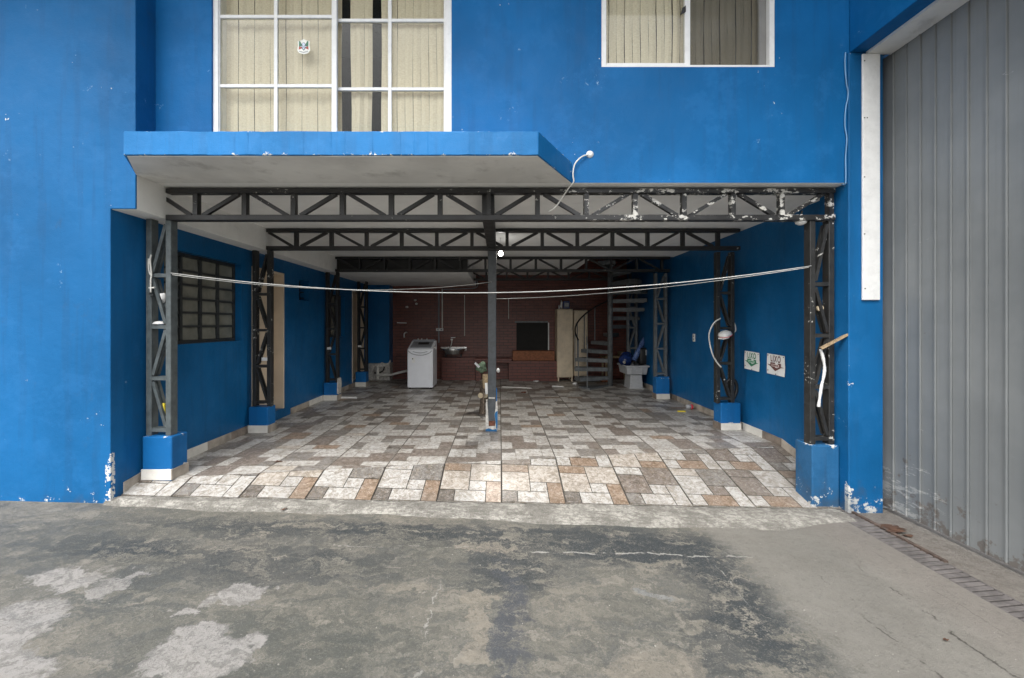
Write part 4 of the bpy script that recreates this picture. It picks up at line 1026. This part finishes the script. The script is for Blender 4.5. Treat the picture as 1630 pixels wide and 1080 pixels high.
arc = [((sx0 + sx1) / 2 + (sx1 - sx0) / 2 * math.cos(math.pi + math.pi * i / 16), sy + .36 * math.sin(math.pi + math.pi * i / 16) * 1.0) for i in range(17)]
outer = arc; inner = [((sx0 + sx1) / 2 + (x - (sx0 + sx1) / 2) * .9, sy - .02 + (y - sy) * .88) for x, y in arc]
mb = MB(); n = 17
for (ring, z) in ((outer, sz - .035), (outer, sz), (inner, sz), ([((sx0 + sx1) / 2 + (x - (sx0 + sx1) / 2) * .7, sy - .05 + (y - sy) * .65) for x, y in arc], sz - .14)): mb.v += [Vector((x, y, z)) for x, y in ring]
for r_ in range(3):
    for i in range(n): j = (i + 1) % n; mb.f.append((r_ * n + i, r_ * n + j, (r_ + 1) * n + j, (r_ + 1) * n + i))
mb.f.append(tuple(range(3 * n, 4 * n)))
sk.part('basin', mb, M['inox'])
sk.part('splashback', MB().box(sx0, sx1, sy, sy + .012, sz - .05, sz + .03), M['inox'])
sk.part('bracket', MB().prismx([(sy, sz - .04), (sy, sz - .22), (sy - .22, sz - .05)], sx0 + .12, sx0 + .15), M['stair'])
sk.part('bracket', MB().prismx([(sy, sz - .04), (sy, sz - .22), (sy - .22, sz - .05)], sx1 - .15, sx1 - .12), M['stair'])
fp = P(722, 541, YB - .05)
fa = T('faucet', 'white plastic tap with a hanging hose above the sink', 'tap', tuple(fp))
fa.part('body', MB().tube([(fp.x - .06, YB - .02, fp.z), (fp.x - .03, YB - .1, fp.z), (fp.x - .03, YB - .17, fp.z)], .022, 10).bar((fp.x - .06, YB - .1, fp.z + .05), (fp.x + .05, YB - .1, fp.z + .055), .02, .02), M['plastic'])
fa.part('hose', MB().tube(path([(fp.x - .03, YB - .16, fp.z - .01), (fp.x - .04, YB - .17, fp.z - .1), (fp.x - .09, YB - .17, fp.z - .19), (fp.x - .28, YB - .16, fp.z - .26)]), .011, 8), M['cable'], smooth=True)
tp = P(645, 533, YB - .04)
ft = T('faucet', 'bent white tap alone on the brown wall above the washing machine', 'tap', tuple(tp))
ft.part('spout', MB().tube(path([(tp.x + .03, YB, tp.z + .05), (tp.x + .02, YB - .07, tp.z + .055), (tp.x - .01, YB - .10, tp.z + .02), (tp.x - .01, YB - .10, tp.z - .07)]), .016, 8), M['plastic'], smooth=True)
one('towel_rail', MB().tube([P(632, 514, YB - .03), P(647, 514.5, YB - .03)], .012, 8), M['plastic'], 'short white rail fixed on the brown wall left of the machine', 'rail')
for (px, y0p, y1p, lab, r_) in ((698.5, 463, 546, 'black drain pipe up the brown wall beside the white conduit', .020), (704, 460, 524, 'white conduit running down the brown wall to a socket box', .014), (739.5, 470, 535, 'thin pale conduit on the brown wall right of the sink', .009), (809.5, 476, 508, 'thin pale conduit on the brown wall right of the central post', .009)):
    a, b_ = P(px, y0p, YB - .025), P(px, y1p, YB - .025)
    one('wall_pipe', MB().tube([b_, a], r_, 8), M['washgrey'] if 'black' in lab else M['cable'], lab, 'pipe', 'pipes on the brown back wall')
one('wall_pipe', MB().tube(path([P(704, 461, YB - .03), P(730, 460, YB - .03), P(758, 458, YB - .03), P(759, 446, YB - .03)]), .012, 8), M['washgrey'], 'grey conduit turning a corner under the lowered ceiling', 'pipe', 'pipes on the brown back wall')
sp = P(700, 525, YB - .02)
bx = T('socket_box', 'white surface socket box on the brown wall above the sink', 'socket', tuple(sp))
bx.part('case', MB().box(sp.x - .09, sp.x + .09, YB - .05, YB - .001, sp.z - .035, sp.z + .035), M['plastic'], bevel=.008)
for dx in (-.045, .045): bx.part('outlet', MB().box(sp.x + dx - .022, sp.x + dx + .022, YB - .054, YB - .0505, sp.z - .018, sp.z + .018), M['washgrey'])
for (px, py) in ((648, 489), (661, 478), (663, 484)): lump('plaster_patch', P(px, py, YB), .035, M['plaster'], {648: 'largest chipped plaster spot high on the brown wall', 661: 'upper small chipped spot high on the brown wall', 663: 'lower small chipped spot high on the brown wall'}[px], 'plaster patch', px, (1, .15, .7))
# broken wall foot with exposed waste pipes
one('waste_pipe', MB().tube([P(600, 598, YB - .5), P(622, 597, YB - .48), P(648, 590.5, YB - .45)], [.032, .03, .028], 10), M['cable'], 'cream plastic waste pipe slanting to the washing machine', 'pipe', smooth=True)
one('waste_pipe', MB().tube([P(601, 583, YB - .45), P(601.5, 604, YB - .5)], .035, 10), M['cable'], 'stub of cream waste pipe standing in the broken wall foot', 'pipe', smooth=True)
one('hanging_cable', MB().tube(path([P(612, 584, YB - .4), P(609, 591, YB - .42), P(601, 594, YB - .45), P(596, 594, YB - .4)]), .018, 8), M['black'], 'loop of black hose in the broken foot of the rear blue wall', 'hose', smooth=True)
edge = [P(px, py, YB - .34) for px, py in ((590, 585), (595, 581), (603, 580), (608, 577), (614, 580), (618, 578), (621, 573), (622, 577), (617, 583), (607, 584), (596, 585), (592, 592))]
one('plaster_fragment', MB().prismy([(v.x, v.z) for v in edge], YB - .345, YB - .30), M['plaster'], 'ragged white plaster edge along the foot of the rear blue wall', 'plaster', jit=.008)
# low masonry bench and barbecue counter
cn = T('masonry_counter', 'low brown brick counter with a dark alcove against the back wall', 'counter', (.7, YB - .3, 0))
yc0 = YB - .4
cn.part('bench_block', MB().box(-1.45, -.60, YB - .22, YB - .002, 0, .56), M['brick'])
cn.part('pier', MB().box(.235, 1.45, yc0, YB - .002, 0, .50), M['brick'])
cn.part('pier', MB().box(-.58, -.45, yc0, YB - .002, 0, .46), M['brick'])
cn.part('shelf', MB().box(-.60, .30, yc0 - .02, YB - .002, .46, .56), M['brick'], bevel=.006)
cn.part('brick_ledge', MB().box(.33, 1.37, YB - .30, YB - .002, .50, .74), M['terracotta'], bevel=.006)
pw = T('serving_hatch', 'dark serving hatch with a pale right frame in the back wall', 'hatch', (.9, YB, .76))
a, b_ = P(822, 559, YB), P(876, 514, YB)
pw.part('shade_panel', MB().box(a.x, b_.x - .06, YB - .012, YB - .003, a.z, b_.z), M['dark'])  # flat dark panel on the wall; its colour stands for the unlit hatch
pw.part('frame', MB().box(b_.x - .06, b_.x - .035, YB - .04, YB - .003, a.z, b_.z), M['plastic'])
pw.part('frame', MB().box(a.x - .04, b_.x - .06, YB - .03, YB - .003, b_.z, b_.z + .04), M['stair'])
# cream cabinets
cb = T('metal_cabinet', 'tall cream steel cabinet with scuffed door left of the spiral stairs', 'cabinet', (1.6, YB - .4, 0))
y0 = 10.43
cb.part('body', MB().box(1.41, 1.80, y0 + .02, YB - .03, .10, 1.775), M['cream'], bevel=.006)
cb.part('door', MB().box(1.415, 1.795, y0, y0 + .018, .11, 1.765), M['cream'], bevel=.005)
for x in (1.43, 1.76): cb.part('leg', MB().box(x, x + .03, y0 + .03, y0 + .06, 0, .10), M['cream'])
for x in (1.43, 1.76): cb.part('leg', MB().box(x, x + .03, YB - .10, YB - .07, 0, .10), M['cream'])
cb.part('handle', MB().box(1.765, 1.775, y0 - .012, y0, 1.25, 1.33), M['washgrey'])
fg = T('refrigerator', 'rounded old cream refrigerator behind the spiral stairs', 'refrigerator', (1.99, YB - .4, 0))
fg.part('body', MB().box(1.825, 2.175, y0 + .06, YB - .03, .12, 1.75), M['cream'], bevel=.035, segs=3)
fg.part('handle', MB().tube([(2.14, y0 + .045, .9), (2.14, y0 + .03, 1.0), (2.14, y0 + .045, 1.1)], .01, 8), M['washgrey'])
for x in (1.87, 2.12): fg.part('foot', MB().lathe([(.025, 0), (.02, .13)], (x, y0 + .15, 0), 10), M['black'])
rp = P(900, 484, 10.6)
rd = T('small_radio', 'small dark radio with a pale screen on top of the cream cabinet', 'radio', (rp.x, rp.y, 1.775))
rd.part('case', MB().box(rp.x - .06, rp.x + .10, 10.55, 10.68, 1.778, 1.98), M['bluejug'], bevel=.012)
rd.part('screen', MB().box(rp.x - .03, rp.x + .075, 10.545, 10.552, 1.84, 1.93), M['washgrey'])
one('spray_can', MB().lathe([(.024, 0), (.024, .16), (.012, .18), (.012, .21)], (rp.x - .11, 10.52, 1.776), 12), M['plastic'], 'taller white spray can on the cream cabinet beside the radio', 'can', smooth=True)
one('spray_can', MB().lathe([(.018, 0), (.018, .07), (.010, .08), (.010, .10)], (rp.x - .17, 10.5, 1.776), 12), M['plastic'], 'short white bottle at the left edge of the cream cabinet top', 'bottle', smooth=True)

# ------------------------------------------------------------------ spiral staircase
sx, sy_ = 2.51, 9.68
SP = T('spiral_staircase', 'grey steel spiral staircase rising in the dark right rear corner', 'staircase', (sx, sy_, 0))
SP.part('pole', MB().tube([(sx, sy_, 0), (sx, sy_, 3.3)], .058, 14), M['stair'], smooth=True)
rail = []
for i in range(1, 17):
    a = R(235 - 23 * i); z = .02 + .193 * (i - 1) + .015; ro = .80; w = R(13)
    pts = [(sx + .05 * math.cos(a + w * 1.5), sy_ + .05 * math.sin(a + w * 1.5)), (sx + ro * math.cos(a + w), sy_ + ro * math.sin(a + w)), (sx + ro * math.cos(a), sy_ + ro * math.sin(a)), (sx + ro * math.cos(a - w), sy_ + ro * math.sin(a - w)), (sx + .05 * math.cos(a - w * 1.5), sy_ + .05 * math.sin(a - w * 1.5))]
    tr = SP.part('tread', MB().prism(pts, z - .012, z), M['stair'])
    lip = MB()
    for q0, q1 in ((pts[0], pts[1]), (pts[1], pts[2]), (pts[2], pts[3]), (pts[3], pts[4])): lip.bar((*q0, z - .046), (*q1, z - .046), .008, .075, (0, 0, 1))
    SP.part('tread_rim', lip, M['stair'], parent=tr)
    if i <= 6:
        bx_, by_ = sx + .785 * math.cos(a + R(6)), sy_ + .785 * math.sin(a + R(6)); top = z + .82 if i > 1 else z + .95
        SP.part('baluster', MB().tube([(bx_, by_, z - .06), (bx_, by_, top)], .013, 8), M['stair'])
        if i > 1: rail.append((bx_, by_, top))
for i in range(7, 9): a = R(235 - 23 * i); rail.append((sx + .785 * math.cos(a), sy_ + .785 * math.sin(a), .02 + .193 * (i - 1) + .84))
SP.part('handrail', MB().tube(path(rail), .018, 8), M['black'], smooth=True)

# ------------------------------------------------------------------ crate and clutter in the right rear corner
ct = T('plastic_crate', 'grey plastic crate of odds and ends standing on an upturned bin', 'crate', (2.95, 9.4, .30))
def ring(x0, x1, y0, y1, z, i=0): return [Vector((x0 + i, y0 + i, z)), Vector((x1 - i, y0 + i, z)), Vector((x1 - i, y1 - i, z)), Vector((x0 + i, y1 - i, z))]
def tub(x0, x1, y0, y1, z0, z1, taper, wall):
    mb = MB(); mb.v = ring(x0, x1, y0, y1, z0, taper) + ring(x0, x1, y0, y1, z1) + ring(x0, x1, y0, y1, z1, wall) + ring(x0, x1, y0, y1, z0 + wall, taper + wall)
    for r_ in range(3):
        for i in range(4): j = (i + 1) % 4; mb.f.append((r_ * 4 + i, r_ * 4 + j, (r_ + 1) * 4 + j, (r_ + 1) * 4 + i))
    mb.f += [(3, 2, 1, 0), (12, 13, 14, 15)]; return mb
ct.part('body', tub(2.74, 3.21, 9.22, 9.85, .315, .50, .025, .008), M['greyplastic'], bevel=.004)
ct.part('rim', MB().box(2.715, 3.235, 9.195, 9.215, .475, .51).box(2.715, 2.735, 9.215, 9.87, .475, .51).box(3.215, 3.235, 9.215, 9.87, .475, .51).box(2.735, 3.215, 9.855, 9.875, .475, .51), M['greyplastic'], bevel=.004)
for x in (2.86, 3.09): ct.part('rib', MB().box(x - .006, x + .006, 9.21, 9.235, .33, .475), M['greyplastic'])
sb = T('upturned_bin', 'pale grey upturned bin carrying the plastic crate', 'bin', (2.97, 9.45, 0))
sb.part('shell', MB().add([v for v in ring(2.83, 3.12, 9.26, 9.70, 0)] + ring(2.83, 3.12, 9.26, 9.70, .305, .02), [(3, 2, 1, 0), (4, 5, 6, 7), (0, 1, 5, 4), (1, 2, 6, 5), (2, 3, 7, 6), (3, 0, 4, 7)]), M['greyplastic'], bevel=.012)
sb.part('rim', MB().box(2.815, 3.135, 9.245, 9.715, .0, .02), M['greyplastic'], bevel=.004)
jg = P(998, 562, 9.5)
J = T('water_jug', 'ribbed dark blue water jug lying in the crate', 'jug', tuple(jg))
prof = []
for i in range(25):
    u = i / 24; r_ = .13 if .08 < u < .75 else .10 if u <= .08 else .13 - (u - .75) * .4
    prof.append((r_ + (.010 if int(u * 9) % 2 else 0), (u - .5) * .40))
mb = MB().lathe(prof, (0, 0, 0), 20, 'x'); Rm = Matrix.Rotation(R(62), 3, 'Z') @ Matrix.Rotation(R(-18), 3, 'Y')
mb.v = [Rm @ v + Vector((jg.x, jg.y + .05, .64)) for v in mb.v]
J.part('bottle', mb, M['bluejug'], smooth=True)
J.part('cap', MB().tube([Rm @ Vector((-.20, 0, 0)) + Vector((jg.x, jg.y + .05, .64)), Rm @ Vector((-.23, 0, 0)) + Vector((jg.x, jg.y + .05, .64))], .035, 12), M['inox'])
one('plastic_roll', MB().tube([P(1009, 574, 9.45), P(1016, 560, 9.5), P(1023, 545, 9.6), P(1029, 530, 9.7)], [.05, .06, .05, .025], 12), M['bubble'], 'crumpled blue plastic wrap sticking up out of the crate', 'plastic wrap', smooth=True, jit=.012)
bk = P(1026, 563, 9.5)
K2 = T('black_bag', 'black bag with a pale tag leaning in the crate', 'bag', tuple(bk))
K2.part('pouch', MB().box(bk.x - .13, bk.x + .11, 9.44, 9.60, .50, .88), M['black'], bevel=.05, segs=3, smooth=True)
K2.part('tag', MB().box(bk.x + .0, bk.x + .06, 9.43, 9.438, .72, .84), M['greyplastic'])
lump('rag', P(925, 604, 10.1) + Vector((0, 0, .02)), .085, M['bluejug'], 'blue rag lying under the lowest stair treads', 'rag', 8, (1.4, .8, .55), .4)
for (px, py, w_, h_, d_, z_, y_, mt_, lab) in ((993, 560, .16, .10, .3, .62, 10.5, 'wood', 'small wooden box on the shelf behind the staircase'), (963, 594, .16, .13, .2, 0.0, 10.3, 'terracotta', 'single terracotta block on the floor behind the staircase')):
    p_ = P(px, py, y_); one('storage_box', MB().box(p_.x - w_ / 2, p_.x + w_ / 2, y_, y_ + d_, z_, z_ + h_), M[mt_], lab, 'box', bevel=.006)
tb2 = T('side_table', 'dim side table in the corner behind the spiral staircase', 'table', (2.85, 10.55, 0))
tb2.part('top', MB().box(2.55, 3.20, 10.35, 10.8, .58, .618), M['wood'], bevel=.004)
for (x, y) in ((2.58, 10.38), (3.13, 10.38), (2.58, 10.74), (3.13, 10.74)): tb2.part('leg', MB().box(x, x + .04, y, y + .04, 0, .58), M['wood'])

# ------------------------------------------------------------------ logs by the central post
yl = 6.5
lg = P(765, 630, yl)
def log(px, py, Y, r, L, label, rz):
    c = P(px, py, Y); c.z = max(c.z, r); d = Vector((math.sin(rz), math.cos(rz), 0)); t = T('firewood_log', label, 'log', (c.x, c.y, c.z - r), 'firewood beside the central post')
    t.part('bark', MB().tube([c, c + d * L * .5, c + d * L], [r, r * 1.04, r * .96], 14), M['bark'], smooth=True)
    e = MB().tube([c - d * .004, c + d * .002], r * .93, 14); t.part('cut_end', e, M['woodend'])
log(765, 630, 6.5, .043, .5, 'pale sawn log end lowest in the stack left of the post', R(5))
log(772.5, 630, 6.48, .040, .5, 'sawn log half hidden behind the central post', R(-4))
one('log_stand', MB().bar(P(769.3, 660, 6.3), P(770, 606, 6.55), .022, .03), M['bark'], 'thin dark stake propping the firewood by the post', 'stake')
one('wood_billet', MB().tube([P(774, 618, 6.5), P(773, 596, 6.52)], [.055, .05], 10), M['wood'], 'short thick wooden billet upright behind the post', 'billet', jit=.006)  # upright wooden billet
one('birch_billet', MB().tube([P(775, 628, 6.42), P(774, 610, 6.45)], .022, 8), M['plastic'], 'thin white peeled billet against the left of the post', 'billet', jit=.004)
o_ = lump('cloth_bundle', P(768, 586, 6.55), .085, M['green'], 'faded green cloth bundle on top of the firewood behind the post', 'cloth', 11, (.85, .8, .85), .5)
one('metal_rod', MB().bar(P(756, 578, 6.48), P(763, 585, 6.48), .03, .03), M['greyplastic'], 'short silvery tube poking out of the green bundle', 'tube')
lump('plastic_cup', P(793, 590, 6.6), .032, M['plastic'], 'white cup just right of the central post', 'cup', 3, (.8, .8, 1), .15)
one('wood_stump', MB().lathe([(.11, 0), (.10, .02), (.07, .30), (.09, .36), (.10, .52)], P(769, 600, 6.6) * 1 - Vector((0, 0, P(769, 600, 6.6).z)) + Vector((.03, .12, 0)), 12), M['bark'], 'dark stump holding the green bundle behind the post', 'stump', smooth=True)  # wooden stump under the green bundle

# ------------------------------------------------------------------ litter on the floor
def onfloor(px, py, z=0.0): Y = FPX * (CH - z) / (py - VY); return Vector(((px - VX) * Y / FPX, Y, z))
def rod(a, b, r, mat, lab, name='floor_rod', cat='rod'): one(name, MB().tube([a + Vector((0, 0, r)), b + Vector((0, 0, r))], r, 8), M[mat], lab, cat)
rod(onfloor(543, 635, .004), onfloor(568, 635, .004), .018, 'plastic', 'short white tube on the tiles by the broken plinth')
rod(onfloor(800, 617, .004), onfloor(846, 619, .004), .010, 'cable', 'long pale rod lying on the tiles right of the post')
rod(onfloor(879, 616, .004), onfloor(897, 617, .004), .014, 'plastic', 'short pale rod on the tiles before the cream cabinet')
lump('crumpled_paper', onfloor(915, 613, .004) + Vector((0, 0, .03)), .045, M['plastic'], 'crumpled white paper on the tiles near the staircase', 'paper', 21, (1.2, .8, .6), .6)
lump('crumpled_paper', onfloor(853, 608, .004) + Vector((0, 0, .012)), .04, M['plastic'], 'flat white scrap at the foot of the brown counter', 'paper', 22, (1.6, .8, .3), .6)
lump('brick_chip', onfloor(834, 626, .004) + Vector((0, 0, .016)), .04, M['rawbrick'], 'reddish brick chip on the tiles right of the post', 'brick chip', 23, (1.3, 1, .4), .5)
cpt = onfloor(1100, 652, .004)
cu = T('plastic_tumbler', 'clear and red plastic tumbler lying on the tiles by the right wall', 'tumbler', tuple(cpt))
cu.part('cup', MB().lathe([(.034, -.05), (.036, -.02), (.038, .02)], cpt + Vector((-.03, 0, .042)), 14, 'x'), M['greyplastic'], smooth=True)
cu.part('lid', MB().lathe([(.040, .02), (.042, .05), (.036, .055)], cpt + Vector((-.03, 0, .042)), 14, 'x'), M['red'], smooth=True)
a = onfloor(1080, 656, .004); one('yellow_strip', MB().box(a.x - .01, a.x + .11, a.y - .01, a.y + .025, .0045, .022), M['yellow'], 'small yellow stick on the tiles beside the red tumbler', 'stick')
def leaf(px, py, z, s_, lab, rz=0, mat='leaf'):
    c = onfloor(px, py, z); mb = MB(); n = 10
    mb.v.append(c + Vector((0, 0, .012)))
    for i in range(n):
        t = 2 * math.pi * i / n; r_ = s_ * (1 if i % 2 else .72) * random.uniform(.8, 1.1)
        x, y = r_ * 1.5 * math.cos(t), r_ * .8 * math.sin(t)
        mb.v.append(c + Vector((x * math.cos(rz) - y * math.sin(rz), x * math.sin(rz) + y * math.cos(rz), .004 + random.uniform(0, .010))))
    mb.f = [(0, 1 + i, 1 + (i + 1) % n) for i in range(n)]
    one('dry_leaf', mb, M[mat], lab, 'leaf', 'dry leaves on the ground')
leaf(443, 736, .004, .035, 'dark dry leaf on the pale tiles near the left plinth', .3)
leaf(452, 812, -.12, .022, 'dark leaf scrap on the mortar threshold left of centre', .9)
leaf(1506, 1021, zg(2.3), .014, 'tiny dark leaf on the smooth cement before the drain', .2)
leaf(558, 697, .004, .016, 'small dark leaf on the tiles at mid floor', 1.2)
cl = T('leaf_pile', 'brown clump of wet leaves on the strip between drain and gate', 'leaves', tuple(onfloor(1420, 845, zg(3.2))))
base = onfloor(1420, 845, zg(3.2))
for i in range(14):
    c = base + Vector((random.gauss(0, .035), random.gauss(0, .05), .004 + i * .0008)); mb = MB(); t0 = random.uniform(0, 6)
    for q in range(6):
        t = 2 * math.pi * q / 6; mb.v.append(c + Vector((math.cos(t + t0) * .04 * (1 if q % 3 else 1.5), math.sin(t + t0) * .025, random.uniform(0, .012))))
    mb.f = [tuple(range(6))]; cl.part('leaf', mb, M['leaf'])

# grit on the driveway
mb = MB(); rg = random.Random(12)
for i in range(520):
    x, y = rg.uniform(-4.2, 2.85), rg.triangular(1.2, 3.4, 1.9); r_ = rg.choice((.0025, .003, .004, .004, .006))
    c = Vector((x, y, zg(x)))
    vs = [c + Vector((r_ * math.cos(t) * rg.uniform(.7, 1.3), r_ * math.sin(t) * rg.uniform(.7, 1.3), -.001)) for t in (0, 1.6, 3.1, 4.7)]
    mb.add(vs + [c + Vector((rg.uniform(-.3, .3) * r_, rg.uniform(-.3, .3) * r_, r_ * rg.uniform(.5, .9)))], [(0, 1, 4), (1, 2, 4), (2, 3, 4), (3, 0, 4), (3, 2, 1, 0)])
gr = build('gravel', mb, M['mortar']); gr['kind'] = 'stuff'; gr['label'] = 'fine pale grit scattered over the driveway'
